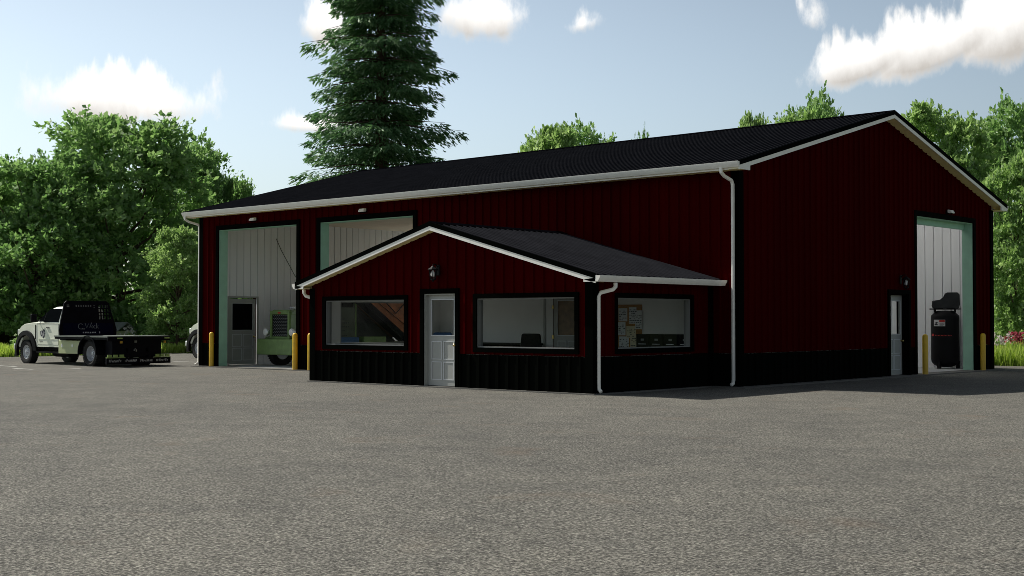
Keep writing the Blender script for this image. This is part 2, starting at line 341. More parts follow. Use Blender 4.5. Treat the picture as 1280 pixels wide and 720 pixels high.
def ribbed(mb, T, u0, u1, zlo, ztop, openings=(), sp=.305, dep=.036, knots=(), phase=.15, hw=(.046,.024)):
    """ribbed sheet: T(u, d, z) -> point; openings (ua, ub, za, zb)"""
    us = {u0, u1} | set(knots)
    prof = []
    c = u0 + phase
    while c < u1 - .05:
        prof.append(c); us |= {c-hw[0], c-hw[1], c+hw[1], c+hw[0]}; c += sp
    for o in openings: us |= {o[0], o[1]}
    us = sorted(u for u in us if u0 <= u <= u1)
    def dd(u):
        for c in prof:
            a = abs(u-c)
            if a <= hw[1]+1e-6: return dep
            if a < hw[0]: return dep*(hw[0]-a)/(hw[0]-hw[1])
        return 0.
    for a, c in zip(us, us[1:]):
        if c-a < 1e-5: continue
        m = (a+c)/2
        segs = [(zlo, None)]
        cuts = sorted((o[2], o[3]) for o in openings if o[0] < m < o[1])
        z = zlo; segs = []
        for za, zb in cuts:
            if za > z + 1e-4: segs.append((z, za))
            z = max(z, zb)
        top = min(ztop(a), ztop(c))
        if z < top - 1e-4: segs.append((z, None))
        for s0, s1 in segs:
            ta = ztop(a) if s1 is None else s1; tb = ztop(c) if s1 is None else s1
            mb.quad(T(a, dd(a), s0), T(c, dd(c), s0), T(c, dd(c), tb), T(a, dd(a), ta))
def flat(mb, T, u0, u1, zlo, ztop, openings=(), knots=()):
    ribbed(mb, T, u0, u1, zlo, ztop, openings, sp=1e9, phase=1e9, knots=knots)

WZ = .80                                                  # wainscot height
DOOR1 = (-20.95, -16.70, 0, 4.72); DOOR2 = (-15.53, -11.25, 0, 4.72)
GDOOR = (9.78, 13.95, 0, 4.70); MDOOR = (8.03, 9.22, 0, 2.36)
LDOOR = (1.06, 2.28, 0, 2.40); ADDED_LBIG = (10.5, 14.8, 0, 4.7)  # the big opening is added out of view to let sun in
ADDED_BACKD = [(-20.6, -16.2, 0, 4.7), (-14.6, -10.2, 0, 4.7), (-8.6, -4.2, 0, 4.7)]  # unseen back openings, added to bring light into the workshop
sill = lambda o: o
Tf = lambda u, d, z: (u, -d, z)                # front, outward -y
Tg = lambda u, d, z: (d, u, z)                 # right gable, outward +x
Tl = lambda u, d, z: (-LX-d, u, z)             # left gable
Tb = lambda u, d, z: (u, WY+d, z)              # back
ANX = (-AX1, -AX0, -1, HO)                     # annex opening is not cut: wall stays behind the annex except where the door shows
A_DOOR = (-5.98, -4.90, 0, 2.24)
A_W1 = (-9.66, -6.66, .96, 2.11); A_W2 = (-4.20, -1.23, .96, 2.11)
A_WS = (-3.86, -.95, .96, 2.10)
INNER = (-5.78, -4.80, 0, 2.28)                # door from the office into the workshop
gtop = lambda y: roof_z(y) - .17
atop = lambda x: aroof_z(x) - .15
def lo(o): return o

def wallpair(name, T, u0, u1, ztop, ops, lab, knots=(), phase=.15):
    r = MB(); ribbed(r, T, u0, u1, WZ, ztop, ops, knots=knots, phase=phase)
    r.build('wall', M['red'], B, label='dark red ribbed steel ' + lab)
    cut = sorted(o for o in ops if o[2] < .1); a = u0
    for o in cut + [(u1, u1, 0, 0)]:
        if o[0] - a > .05:
            k = MB(); ribbed(k, T, a, o[0], 0, lambda u: WZ-.012, (), phase=phase)
            k.build('wainscot', M['black_steel'], B, label='black ribbed wainscot under the ' + lab)
        a = o[1]
wallpair('front', Tf, -LX, 0, lambda u: HS, [DOOR1, DOOR2, (INNER[0], INNER[1], 0, 2.28)], 'front wall')
wallpair('gable', Tg, 0, WY, gtop, [GDOOR, MDOOR], 'right gable wall', knots=(WY/2,))
wallpair('left', Tl, 0, WY, gtop, [LDOOR, ADDED_LBIG], 'left gable wall', knots=(WY/2,))
wallpair('back', Tb, -LX, 0, lambda u: HS, ADDED_BACKD, 'back wall')
Taf = lambda u, d, z: (u, -D-d, z)
Tar = lambda u, d, z: (-AX0+d, u, z)
Tal = lambda u, d, z: (-AX1-d, u, z)
wallpair('annex front', Taf, -AX1, -AX0, atop, [A_DOOR, A_W1, A_W2], 'office front wall', knots=(RX,))
wallpair('annex right', Tar, -D, -.001, lambda u: HO, [A_WS], 'office right wall')
wallpair('annex left', Tal, -D, -.001, lambda u: HO, [A_WS], 'office left wall')

# corner trim
def corner(x, y, sx, sy, z1, wd=.17, lab=None):
    t = .044; m = MB()
    # L-shaped trim, proud of the ribs
    xa, xb = sorted((x + sx*t, x - sx*wd)); ya, yb = sorted((y + sy*t, y + sy*.004))
    m.box(xa, xb, ya, yb, 0, z1)
    xa, xb = sorted((x + sx*t, x + sx*.004)); ya, yb = sorted((y + sy*.003, y - sy*wd))
    m.box(xa, xb, ya, yb, 0, z1)
    m.build('corner_trim', M['trim_black'], B)
corner(0, 0, 1, -1, HS-.006); corner(-LX, 0, -1, -1, HS-.006); corner(0, WY, 1, 1, HS-.006); corner(-LX, WY, -1, 1, HS-.006)
corner(-AX0, -D, 1, -1, HO-.006); corner(-AX1, -D, -1, -1, HO-.006)
m = MB(); m.box(-AX0+.002, -AX0+.044, -.17, -.003, 0, HO-.004); m.build('corner_trim', M['trim_black'], B)
m = MB(); m.box(-AX1-.044, -AX1-.002, -.17, -.003, 0, HO-.004); m.build('corner_trim', M['trim_black'], B)

# trim frames round openings, in (u, z), standing proud of the ribs
def frame_trim(T, o, wd, name, bottom=False, d0=.004, d1=.046, parent=None, mat_=None):
    ua, ub, za, zb = o; m = MB()
    def bx(u0, u1, z0, z1):
        P = [T(u, d, z) for z in (z0, z1) for u, d in ((u0,d0),(u1,d0),(u1,d1),(u0,d1))]
        m.add(P, [(0,3,2,1),(4,5,6,7),(0,1,5,4),(1,2,6,5),(2,3,7,6),(3,0,4,7)])
    z0 = za - wd if bottom else za
    bx(ua-wd, ua, z0, zb+wd); bx(ub, ub+wd, z0, zb+wd); bx(ua, ub, zb, zb+wd)
    if bottom: bx(ua, ub, za-wd, za)
    return m.build(name, mat_ or M['trim_black'], parent or B)
def jambs(T, o, dep, mat_, name, parent, th=.03, bottom=False):
    ua, ub, za, zb = o; m = MB()
    def bx(u0, u1, z0, z1):
        P = [T(u, d, z) for z in (z0, z1) for u, d in ((u0,.002),(u1,.002),(u1,-dep),(u0,-dep))]
        m.add(P, [(0,3,2,1),(4,5,6,7),(0,1,5,4),(1,2,6,5),(2,3,7,6),(3,0,4,7)])
    bx(ua, ua+th, za, zb); bx(ub-th, ub, za, zb); bx(ua+th, ub-th, zb-th, zb)
    if bottom: bx(ua+th, ub-th, za, za+th)
    return m.build(name, mat_, parent)
for T, o, lab in ((Tf, DOOR1, 'open overhead doorway near the left end'), (Tf, DOOR2, 'open overhead doorway half hidden by the office roof'), (Tg, GDOOR, 'open overhead doorway in the right gable')):
    f = frame_trim(T, o, .16, 'door_frame'); f['label'] = lab
    jambs(T, o, .335, M['green_jamb'], 'jamb', f, th=.02)
m = MB(); m.box(-.333, -.25, GDOOR[0]+.02, GDOOR[1]-.02, 4.50, 4.679); m.build('header', M['green_jamb'], f)
for o in ADDED_BACKD: frame_trim(Tb, o, .16, 'door_frame')  # frames of the added back openings, out of view
frame_trim(Tl, ADDED_LBIG, .16, 'door_frame')  # frame of the added, unseen sun opening on the left

# slab
m = MB(); m.box(-LX-.25, .32, -.24, WY+.25, -.2, 0)
m.box(-AX1-.08, -AX0+.12, -D-.10, -.241, -.2, -.001)
m.build('slab', M['concrete'], B)
m = MB(); m.quad((-21.9,.30,.003), (-.30,.30,.003), (-.30,15.4,.003), (-21.9,15.4,.003)); m.quad((-AX1+.1,-D+.2,.003), (-AX0-.1,-D+.2,.003), (-AX0-.1,-.02,.003), (-AX1+.1,-.02,.003)); m.build('floor', M['floor'], B)

# inner skins
m = MB()
ribbed(m, lambda u, d, z: (-21.83+d, u, z), .33, 15.18, .003, lambda u: 5.2, [LDOOR, ADDED_LBIG], sp=.305, dep=-.06, hw=(.015,.010))
ribbed(m, lambda u, d, z: (u, 15.35-d, z), -21.85, -.335, .003, lambda u: 5.2, ADDED_BACKD, sp=.305, dep=-.07, hw=(.014,.010), phase=.1)
ribbed(m, lambda u, d, z: (u, .335+d, z), -21.85, -.335, .003, lambda u: 5.2, [DOOR1, DOOR2, INNER], sp=.305, dep=.03)
ribbed(m, lambda u, d, z: (-.335-d, u, z), .33, 15.18, .003, lambda u: 5.2, [GDOOR, MDOOR], sp=.305, dep=.03)
m.build('interior_wall', M['white_panel'], B, label='white ribbed liner panels seen through the overhead doors')
m = MB(); m.quad((-21.85,.335,5.2), (-.335,.335,5.2), (-.335,10.3,5.2), (-21.85,10.3,5.2))  # stops short so light from the added roof panels gets in
m.build('ceiling', M['tan_ceiling'], B)

# main roof: ribbed sheets, deck below, rake trim, fascia, soffit
SEAMS = {}
def paint_seam_sheen(mb, o):  # gives rib faces the lighter colour that paints in their sheen
    o.data.materials.append(M['seam'])
    for i in SEAMS[id(mb)]: o.data.polygons[i].material_index = 1
def slope(mb, u0, u1, E, Rg, sp=.229, dep=.024, hw=(.028,.014), cut=()):
    """E(u,d), Rg(u,d): eave and ridge points of the sheet at u raised by d"""
    us = {u0, u1}; c = u0 + .06; prof = []
    while c < u1-.03:
        prof.append(c); us |= {c-hw[0], c-hw[1], c+hw[1], c+hw[0]}; c += sp
    us = sorted(u for u in us if u0 <= u <= u1)
    def dd(u):
        for c in prof:
            a = abs(u-c)
            if a <= hw[1]+1e-6: return dep
            if a < hw[0]-1e-6: return 0 if a > hw[0]-1e-4 else dep*(hw[0]-a)/(hw[0]-hw[1])
        return 0
    for a, c in zip(us, us[1:]):
        mb.quad(E(a, dd(a)), E(c, dd(c)), Rg(c, dd(c)), Rg(a, dd(a)))
        if dd(a) > 0 or dd(c) > 0: SEAMS.setdefault(id(mb), set()).add(len(mb.f)-1)
X0, X1 = -LX-.35, .33
yf, ybk = -.49, WY+.49
m = MB()
slope(m, X0, X1, lambda u, d: (u, yf, roof_z(yf)+d), lambda u, d: (u, WY/2, roof_z(WY/2)+d))
slope(m, X0, X1, lambda u, d: (u, ybk, roof_z(ybk)+d), lambda u, d: (u, 15.0, roof_z(15.0)+d))
SKY_X = [(-21.6+3.5*k, -18.3+3.5*k) for k in range(6)]
xs = [X0] + [v for p in SKY_X for v in p] + [X1]
for a_, c_ in zip(xs[::2], xs[1::2]): slope(m, a_, c_, lambda u, d: (u, 15.0, roof_z(15.0)+d), lambda u, d: (u, 10.4, roof_z(10.4)+d))
slope(m, X0, X1, lambda u, d: (u, 10.4, roof_z(10.4)+d), lambda u, d: (u, WY/2, roof_z(WY/2)+d))
ROOF = m.build('roof', M['roof'], B, label='dark navy standing seam roof over the workshop'); paint_seam_sheen(m, ROOF)
for a_, c_ in SKY_X:  # translucent panels added on the unseen back slope as interior fill light
    k = MB(); slope(k, a_, c_, lambda u, d: (u, 15.0, roof_z(15.0)+d), lambda u, d: (u, 10.4, roof_z(10.4)+d)); k.build('added_skylight', M['added_skylight'], ROOF)
# ridge cap
m = MB(); m.prism([(WY/2-.2, roof_z(WY/2-.2)+.032), (WY/2, 7.53+.045), (WY/2+.2, roof_z(WY/2+.2)+.032), (WY/2, 7.53+.03)], 0, X0-.01, X1+.01); m.build('ridge_cap', M['roof'], ROOF)
def rake(x_in, x_out, name):
    """black rake trim and white fascia along both slopes of one gable end"""
    a, c = sorted((x_in, x_out)); t = .022
    k = MB(); wf = MB()
    for y0, y1 in ((yf, WY/2), (WY/2, ybk)):
        z0, z1 = roof_z(y0), roof_z(y1)
        xa, xb = (x_out, x_out+t) if x_out > x_in else (x_out-t, x_out)
        k.prism([(y0, z0+.035), (y1, z1+.035), (y1, z1-.085), (y0, z0-.085)], 0, xa, xb)
        xa, xb = (x_out-.012, x_out+t-.010) if x_out > x_in else (x_out-t+.010, x_out+.012)
        wf.prism([(y0, z0-.087), (y1, z1-.087), (y1, z1-.19), (y0, z0-.19)], 0, xa, xb)
    k.build('rake_trim', M['trim_black'], ROOF); wf.build('fascia', M['white_trim'], ROOF)
    s = MB()
    for y0, y1 in ((yf, WY/2), (WY/2, ybk)):
        s.quad((a, y0, roof_z(y0)-.172), (c, y0, roof_z(y0)-.172), (c, y1, roof_z(y1)-.172), (a, y1, roof_z(y1)-.172))
    s.build('soffit', M['soffit'], ROOF)
rake(.0, X1, 'r'); rake(-LX, X0, 'l')
# eaves: soffit, fascia, end returns, gutters
def gutter_prof(y, z, s):       # s = outward direction (+1/-1)
    return [(y, z), (y+s*.035, z-.004), (y+s*.035, z-.012), (y+s*.105, z-.012), (y+s*.105, z), (y+s*.125, z), (y+s*.122, z-.045), (y+s*.085, z-.10), (y+s*.065, z-.135), (y, z-.135)]
for ye, s, yw in ((-.45, -1, 0), (WY+.45, 1, WY)):
    m = MB(); a, c = sorted((ye, yw)); 
    m.quad((X0, a, HS), (X1, a, HS), (X1, c, HS), (X0, c, HS)); m.build('soffit', M['soffit'], ROOF)
    m = MB(); zt = roof_z(ye)-.03; m.box(X0, X1, min(ye, ye-s*.02), max(ye, ye-s*.02), HS-.02, zt)
    for xa, xb in ((X1-.03, X1+.008), (X0-.008, X0+.03)):
        poly = [(ye, HS-.02), (yw, HS-.02), (yw, HS+.10), (yw+s*.02, roof_z(yw)-.19), (ye, roof_z(ye)-.06)]
        m.prism(poly, 0, xa, xb)
    m.build('fascia', M['white_trim'], ROOF)
    m = MB(); m.prism(gutter_prof(ye+s*.003, roof_z(ye)-.005, s), 0, X0-.02, X1+.016); g = m.build('gutter', M['white_trim'], ROOF, smooth=50)

def downspout(pts, r=.05):
    m = MB(); m.tube(pts, r, n=4); o = m.build('downspout', M['white_trim'], B, bevel=.012); return o
downspout([(-.16,-.5,5.26),(-.16,-.5,5.14),(-.14,-.40,5.06),(-.10,-.14,4.97),(-.10,-.085,4.88),(-.10,-.085,.16),(-.10,-.10,.08),(-.12,-.17,.035)])
downspout([(-22.28,-.5,5.26),(-22.28,-.5,5.14),(-22.25,-.36,5.06),(-22.12,-.06,4.97),(-22.105,-.02,4.88),(-22.105,-.02,.16),(-22.11,-.06,.08),(-22.16,-.14,.035)])
downspout([(-.16,WY+.5,5.26),(-.16,WY+.5,5.12),(-.12,WY+.36,5.04),(-.08,WY+.1,4.95),(-.08,WY+.085,4.86),(-.08,WY+.085,.1)])
# annex roof
ax0, ax1 = -AX1-.33, -AX0+.33
yo = -D-.3
m = MB()
slope(m, yo, -.002, lambda u, d: (ax1, u, aroof_z(ax1)+d), lambda u, d: (RX, u, aroof_z(RX)+d), sp=.229)
slope(m, yo, -.002, lambda u, d: (ax0, u, aroof_z(ax0)+d), lambda u, d: (RX, u, aroof_z(RX)+d), sp=.229)
AR = m.build('roof', M['roof'], B, label='dark ribbed gable roof over the front office'); paint_seam_sheen(m, AR)
m = MB(); m.prism([(RX-.18, aroof_z(RX-.18)+.03), (RX, 3.985), (RX+.18, aroof_z(RX+.18)+.03), (RX, 3.97)], 1, yo-.012, -.003); m.build('ridge_cap', M['roof'], AR)
k = MB(); wf = MB(); s_ = MB()
for xa, xb in ((ax0, RX), (RX, ax1)):
    za, zb = aroof_z(xa), aroof_z(xb)
    k.prism([(xa, za+.035), (xb, zb+.035), (xb, zb-.075), (xa, za-.075)], 1, yo-.022, yo)
    wf.prism([(xa, za-.077), (xb, zb-.077), (xb, zb-.175), (xa, za-.175)], 1, yo-.012, yo+.012)
    s_.quad((xa, yo, za-.152), (xb, yo, zb-.152), (xb, -D, zb-.152), (xa, -D, za-.152))
for e, xw in ((ax0, -AX1), (ax1, -AX0)):
    sg = 1 if e > xw else -1
    wf.prism([(e, HO-.02), (xw, HO-.02), (xw, HO+.08), (xw, aroof_z(xw)-.175), (e, aroof_z(e)-.06)], 1, yo-.012, yo+.02)
    wf.box(min(e, e-sg*.02), max(e, e-sg*.02), yo+.021, -.004, HO-.02, aroof_z(e)-.03)
    s_.quad((min(e,xw), yo, HO), (max(e,xw), yo, HO), (max(e,xw), -.004, HO), (min(e,xw), -.004, HO))
    g = MB(); g.prism(gutter_prof(e+sg*.003, aroof_z(e)-.005, sg), 1, yo-.018, -.03); g.build('gutter', M['white_trim'], AR, smooth=50)
k.build('rake_trim', M['trim_black'], AR); wf.build('fascia', M['white_trim'], AR); s_.build('soffit', M['soffit'], AR)
m = MB(); m.box(RX-.03, ax1, -.03, -.004, 0, .001)
xg = -AX0+.36
downspout([(xg,-D+.36,2.42),(xg,-D+.36,2.33),(xg-.02,-D+.30,2.27),(-AX0+.12,-D+.14,2.20),(-AX0+.085,-D+.115,2.12),(-AX0+.085,-D+.115,.17),(-AX0+.10,-D+.11,.09),(-AX0+.17,-D+.09,.035)])
xg = -AX1-.36
downspout([(xg,-D+.02,2.42),(xg,-D+.02,2.33),(xg+.03,-D+.05,2.25),(-AX1-.1,-D+.12,2.18),(-AX1-.085,-D+.13,2.1),(-AX1-.085,-D+.13,.16),(-AX1-.11,-D+.10,.07)])

# annex inner skins
iy, ix0, ix1 = -D+.16, -AX1+.16, -AX0-.16
m = MB()
flat(m, lambda u, d, z: (u, iy, z), ix0, ix1, .002, lambda u: 2.42, [A_DOOR, A_W1, A_W2])
flat(m, lambda u, d, z: (ix1, u, z), iy, -.055, .002, lambda u: 2.42, [A_WS])
flat(m, lambda u, d, z: (ix0, u, z), iy, -.055, .002, lambda u: 2.42, [A_WS])
flat(m, lambda u, d, z: (u, -.055, z), ix0, ix1, .002, lambda u: 2.42, [INNER])
m.quad((ix0, iy, 2.42), (ix1, iy, 2.42), (ix1, -.055, 2.42), (ix0, -.055, 2.42))
m.build('interior_wall', M['office_wall'], B, label='plain white office walls behind the front windows')

def window(T, o, lab):
    f = frame_trim(T, o, .11, 'window', bottom=True, d0=.004, d1=.048); f['label'] = lab
    jambs(T, o, .165, M['frame_grey'], 'window_frame', f, th=.025, bottom=True)
    ua, ub, za, zb = o; m = MB()
    m.quad(T(ua+.025, -.10, za+.025), T(ub-.025, -.10, za+.025), T(ub-.025, -.10, zb-.025), T(ua+.025, -.10, zb-.025)); m.build('pane', M['glass'], f)
    return f
window(Taf, A_W1, 'wide office window left of the white door'); window(Taf, A_W2, 'wide office window right of the white door')
window(Tar, A_WS, 'office side window with a pinboard behind it'); window(Tal, A_WS, 'office window on the left side, seen from inside')

def half_glass_door(T, o, rec, lab, hinge_left=True, glass='glass', trim=True, jm=None, panels=(2,2), gz=(1.24,2.09), inset=(.13,.13), jd=None):
    """leaf with an upper light and four moulded panels; T's d axis points outward"""
    ua, ub, za, zb = o
    fr = frame_trim(T, o, .12, 'door_frame') if trim else None
    if fr and jm: jambs(T, o, jd or rec+.06, jm, 'jamb', fr, th=.03)
    p = B
    m = MB(); t = .045; x0, x1, z0, z1 = ua+.032, ub-.032, za+.012, zb-.032
    g0, g1 = x0+inset[0], x1-inset[1]; ga, gb = gz
    def bx(mm, u0, u1, a, c, d0, d1):
        P = [T(u, d, z) for z in (a, c) for u, d in ((u0,d0),(u1,d0),(u1,d1),(u0,d1))]
        mm.add(P, [(0,3,2,1),(4,5,6,7),(0,1,5,4),(1,2,6,5),(2,3,7,6),(3,0,4,7)])
    for u0, u1, a, c in ((x0, g0, z0, z1), (g1, x1, z0, z1), (g0, g1, gb, z1), (g0, g1, z0, ga)): bx(m, u0, u1, a, c, -rec-t, -rec)
    leaf = m.build('door', M['door_white'], B, label=lab)
    m = MB(); m.quad(T(g0, -rec-.02, ga), T(g1, -rec-.02, ga), T(g1, -rec-.02, gb), T(g0, -rec-.02, gb)); m.build('glass', M[glass], leaf)
    m = MB(); q = .022
    for a, c, e, f in ((g0-q, g1+q, ga-q, ga), (g0-q, g1+q, gb, gb+q), (g0-q, g0, ga, gb), (g1, g1+q, ga, gb)): bx(m, a, c, e, f, -rec+.0005, -rec+.014)
    # four moulded panels
    pz0, pz1 = z0+.14, ga-.15; pm = (g0+g1)/2; zm = (pz0+pz1)/2; gp = .025
    for u0, u1 in ((g0, pm-gp), (pm+gp, g1)):
        for a, c in ((pz0, zm-gp), (zm+gp, pz1)):
            for A, C, E, F in ((u0, u1, a, a+.02), (u0, u1, c-.02, c), (u0, u0+.02, a+.02, c-.02), (u1-.02, u1, a+.02, c-.02)): bx(m, A, C, E, F, -rec+.0005, -rec+.012)
    m.build('moulding', M['door_line'], leaf)
    hu = x1-.07 if hinge_left else x0+.07
    m = MB(); P0 = Vector(T(hu, -rec, 1.0)); n_ = (Vector(T(hu, 1, 1)) - Vector(T(hu, 0, 1))).normalized()
    m.tube([P0+n_*.001, P0+n_*.012], .035, 12); m.tube([P0+n_*.012, P0+n_*.05], .014, 8); m.tube([P0+n_*.05, P0+n_*.06, P0+n_*.085, P0+n_*.098], [.02, .03, .03, .015], 12)
    m.build('handle', M['brass'], leaf, smooth=40)
    return leaf
half_glass_door(Taf, A_DOOR, .10, 'white office front door with half window and four moulded panels', glass='glass', jm=M['door_white'], jd=.16)
half_glass_door(Tg, MDOOR, .17, 'pale walk door set deep in the right gable', glass='glass', jm=M['trim_black'], jd=.335, gz=(1.2,2.15))
half_glass_door(lambda u, d, z: (-21.84+d, u, z), (LDOOR[0], LDOOR[1], 0, 2.40), .02, 'grey walk door in the left end wall, seen through the overhead doorway', glass='dark_glass', trim=False, gz=(1.25,2.2))
m = MB()
Tw = lambda u, d, z: (-21.84+d, u, z)
frame_trim(Tw, LDOOR, .06, 'door_frame', d0=.001, d1=.04, mat_=M['door_white'])
half_glass_door(lambda u, d, z: (u, -.055-d, z), INNER, -.005, 'white inner office door with a brown tinted light', glass='amber_glass', trim=False, gz=(1.2,2.12))
for z in (.3, 1.15, 1.95):
    m = MB(); m.box(INNER[0]-.02, INNER[0]+.03, -.085, -.056, z-.05, z+.05); m.build('hinge', M['brass'], B)
m = MB(); m.box(INNER[0]-.33, INNER[0]-.27, -.08, -.0555, 0, 2.40); m.build('door_casing', M['door_white'], B)

# ------------------------------------------------------------------ fixtures on and around the building
def wall_pack(x, y, z, rz, label):
    t = thing('wall_pack_light', label, 'wall light', (x, y, z), rz, 'small flood lights over the overhead doors')
    m = MB(); m.box(-.09, .09, -.05, -.001, -.05, .07); m.build('backplate', M['black_plastic'], t, bevel=.01)
    m = MB(); m.prism([(-.051,.075),(-.15,.055),(-.20,-.03),(-.17,-.045),(-.051,-.03)], 0, -.12, .12); m.build('housing', M['white_trim'], t, bevel=.015)
    m = MB(); m.box(-.09, .09, -.165, -.06, -.062, -.046); m.build('lens', M['dark_glass'], t)
    return t
wall_pack(-18.89, -.022, 4.98, 0, 'small white light fixture above the leftmost overhead doorway')
wall_pack(-13.39, -.022, 4.98, 0, 'small white light fixture above the doorway behind the office roof')
wall_pack(.022, 12.0, 4.94, R(90), 'small white light fixture above the overhead doorway in the right gable')

def lantern(x, y, z, rz, label):
    t = thing('wall_lantern', label, 'wall lantern', (x, y, z), rz, 'black coach lanterns over the walk doors')
    m = MB(); m.box(-.06, .06, -.025, 0, -.10, .16); m.build('backplate', M['black_plastic'], t, bevel=.01)
    m = MB(); m.tube([(0,-.02,.10),(0,-.09,.17),(0,-.17,.17),(0,-.18,.12)], .014, 8); m.build('arm', M['black_plastic'], t, smooth=40)
    c = (0, -.18, 0)
    m = MB(); m.lathe([(.005,.135),(.03,.12),(.06,.09),(.125,.05),(.13,.035),(.10,.035)], c, 2, 6); m.build('cap', M['black_plastic'], t)
    m = MB(); rt, rb = .095, .06
    for k in range(6):
        a = 2*math.pi*k/6; d = Vector((math.cos(a), math.sin(a), 0)); C_ = Vector(c)
        m.tube([C_+d*rt+Vector((0,0,.036)), C_+d*rb+Vector((0,0,-.20))], .011, 6)
    m.lathe([(.001,-.26),(.02,-.25),(.03,-.225),(.068,-.215),(.068,-.195),(.001,-.195)], c, 2, 6); m.build('cage', M['black_plastic'], t)
    m = MB(); m.lathe([(.001,.03),(.025,.02),(.04,-.02),(.055,-.07),(.05,-.12),(.001,-.14)], c, 2, 16); m.build('bulb', M['mirror_trim'], t, smooth=60)
    return t
lantern(-5.48, -D-.024, 2.78, 0, 'black coach lantern over the white office front door')
lantern(.024, 8.70, 2.74, R(90), 'black coach lantern over the walk door in the right gable')

def bollard(x, y, z, label):
    m = MB(); m.lathe([(.084,0),(.084,1.10),(.079,1.135),(.062,1.165),(.035,1.182),(.001,1.187)], (0,0,0), 2, 28)
    o = m.build('bollard', M['yellow'], None, smooth=50, loc=(x, y, z)); tag(o, label, 'bollard', 'yellow steel bollards beside the overhead doors'); return o
bollard(-21.18, -.14, 0, 'yellow bollard nearest the left corner of the building')
bollard(-16.62, -.14, 0, 'yellow bollard in front of the old green truck')
bollard(-15.86, -.14, 0, 'yellow bollard half hidden behind the office wall')
bollard(.22, 9.90, 0, 'yellow bollard between the gable walk door and the air compressor')
bollard(.22, 14.18, 0, 'yellow bollard at the far right corner of the gable wall')

# ------------------------------------------------------------------ air compressor
t = thing('air_compressor', 'tall black vertical air compressor with red lettering inside the gable doorway', 'air compressor', (-1.29, 14.78, 0), R(24)); t.scale = (.98, .98, .96)
# local -y faces the viewer
m = MB(); m.lathe([(.001,.05),(.2,.06),(.36,.12),(.44,.22),(.46,.32),(.46,1.78),(.445,1.83),(.34,1.93),(.30,1.99),(.001,2.0)], (0,0,0), 2, 40); tank = m.build('tank', M['black_plastic'], t, smooth=50)
for k in range(3):
    a = R(90+120*k+30); d = Vector((math.cos(a), math.sin(a), 0)); s = Vector((-d.y, d.x, 0)); m = MB()
    P = [d*.34, d*.46, d*.46, d*.34]; H = [.28, .28, 0, 0]
    m.add([tuple(P[i]+s*q+Vector((0,0,H[i]))) for q in (-.05,.05) for i in range(4)], [(0,1,2,3),(7,6,5,4),(0,4,5,1),(1,5,6,2),(2,6,7,3),(3,7,4,0)]); m.build('leg', M['black_plastic'], t)
m = MB(); m.box(-.5,.5,-.27,.27,2.03,2.07); m.box(-.35,-.29,-.2,.2,1.93,2.03); m.box(.29,.35,-.2,.2,1.93,2.03); m.build('top_plate', M['black_plastic'], t, bevel=.01)
m = MB(); m.tube([(-.42,0,2.21),(-.38,0,2.21),(-.02,0,2.22),(.02,0,2.22)], [.10,.135,.135,.10], 20); m.box(-.36,-.06,-.1,.1,2.071,2.12); m.box(-.30,-.14,-.19,-.12,2.18,2.28); m.build('motor', M['black_plastic'], t, smooth=40)
m = MB(); m.box(.05,.40,-.14,.14,2.071,2.30); m.tube([(.14,0,2.30),(.14,0,2.56)], .085, 14); m.tube([(.31,0,2.30),(.31,0,2.56)], .085, 14)
for z in (2.34,2.39,2.44,2.49,2.54):
    m.lathe([(.02,z),(.115,z),(.115,z+.018),(.02,z+.018)], (.14,0,0), 2, 14); m.lathe([(.02,z),(.115,z),(.115,z+.018),(.02,z+.018)], (.31,0,0), 2, 14)
m.box(.05,.42,-.09,.09,2.562,2.60); m.build('pump', M['black_plastic'], t, smooth=40)
m = MB(); m.prism([(-.38,2.072),(-.43,2.17),(-.40,2.31),(-.30,2.35),(-.16,2.37),(-.06,2.46),(.0,2.58),(.08,2.62),(.40,2.62),(.47,2.54),(.48,2.2),(.44,2.072)], 1, -.26, -.18); m.build('belt_guard', M['dark_metal'], t, bevel=.02)
def on_tank(mm, x0, x1, z0, z1, lift=.004):
    n = max(2, int(abs(x1-x0)/.03)+1); rr = .46+lift; pts = []
    for i in range(n+1):
        x = x0+(x1-x0)*i/n; y = -math.sqrt(rr*rr-x*x); pts += [(x, y, z0), (x, y, z1)]
    mm.add(pts, [(2*i, 2*i+2, 2*i+3, 2*i+1) for i in range(n)])
lb = MB(); on_tank(lb, -.36, .0, 1.46, 1.68); lb = lb.build('warning_label', M['decal_white'], tank)
m = MB(); on_tank(m, -.19, -.01, 1.60, 1.672, .006); m.build('warning_band', M['red_lens'], lb)
m = MB(); on_tank(m, -.34, -.24, 1.49, 1.54, .006); on_tank(m, -.31, -.27, 1.54, 1.60, .006); on_tank(m, -.28, -.24, 1.57, 1.60, .006)
for k in range(4): on_tank(m, -.18, -.03-.03*(k % 2), 1.572-.026*k-.012, 1.572-.026*k, .006)
m.build('warning_print', M['ink'], lb)
m = MB(); on_tank(m, -.43, -.36, 1.12, 1.20)
for k, wd in enumerate([.03,.022,.03,.022,.03,.03,.022,.03,.022,.03,.03,.022]): on_tank(m, -.32+.045*k, -.32+.045*k+wd, 1.125, 1.125+(.03 if k % 3 else .038))
m.build('lettering', M['red_lens'], tank)

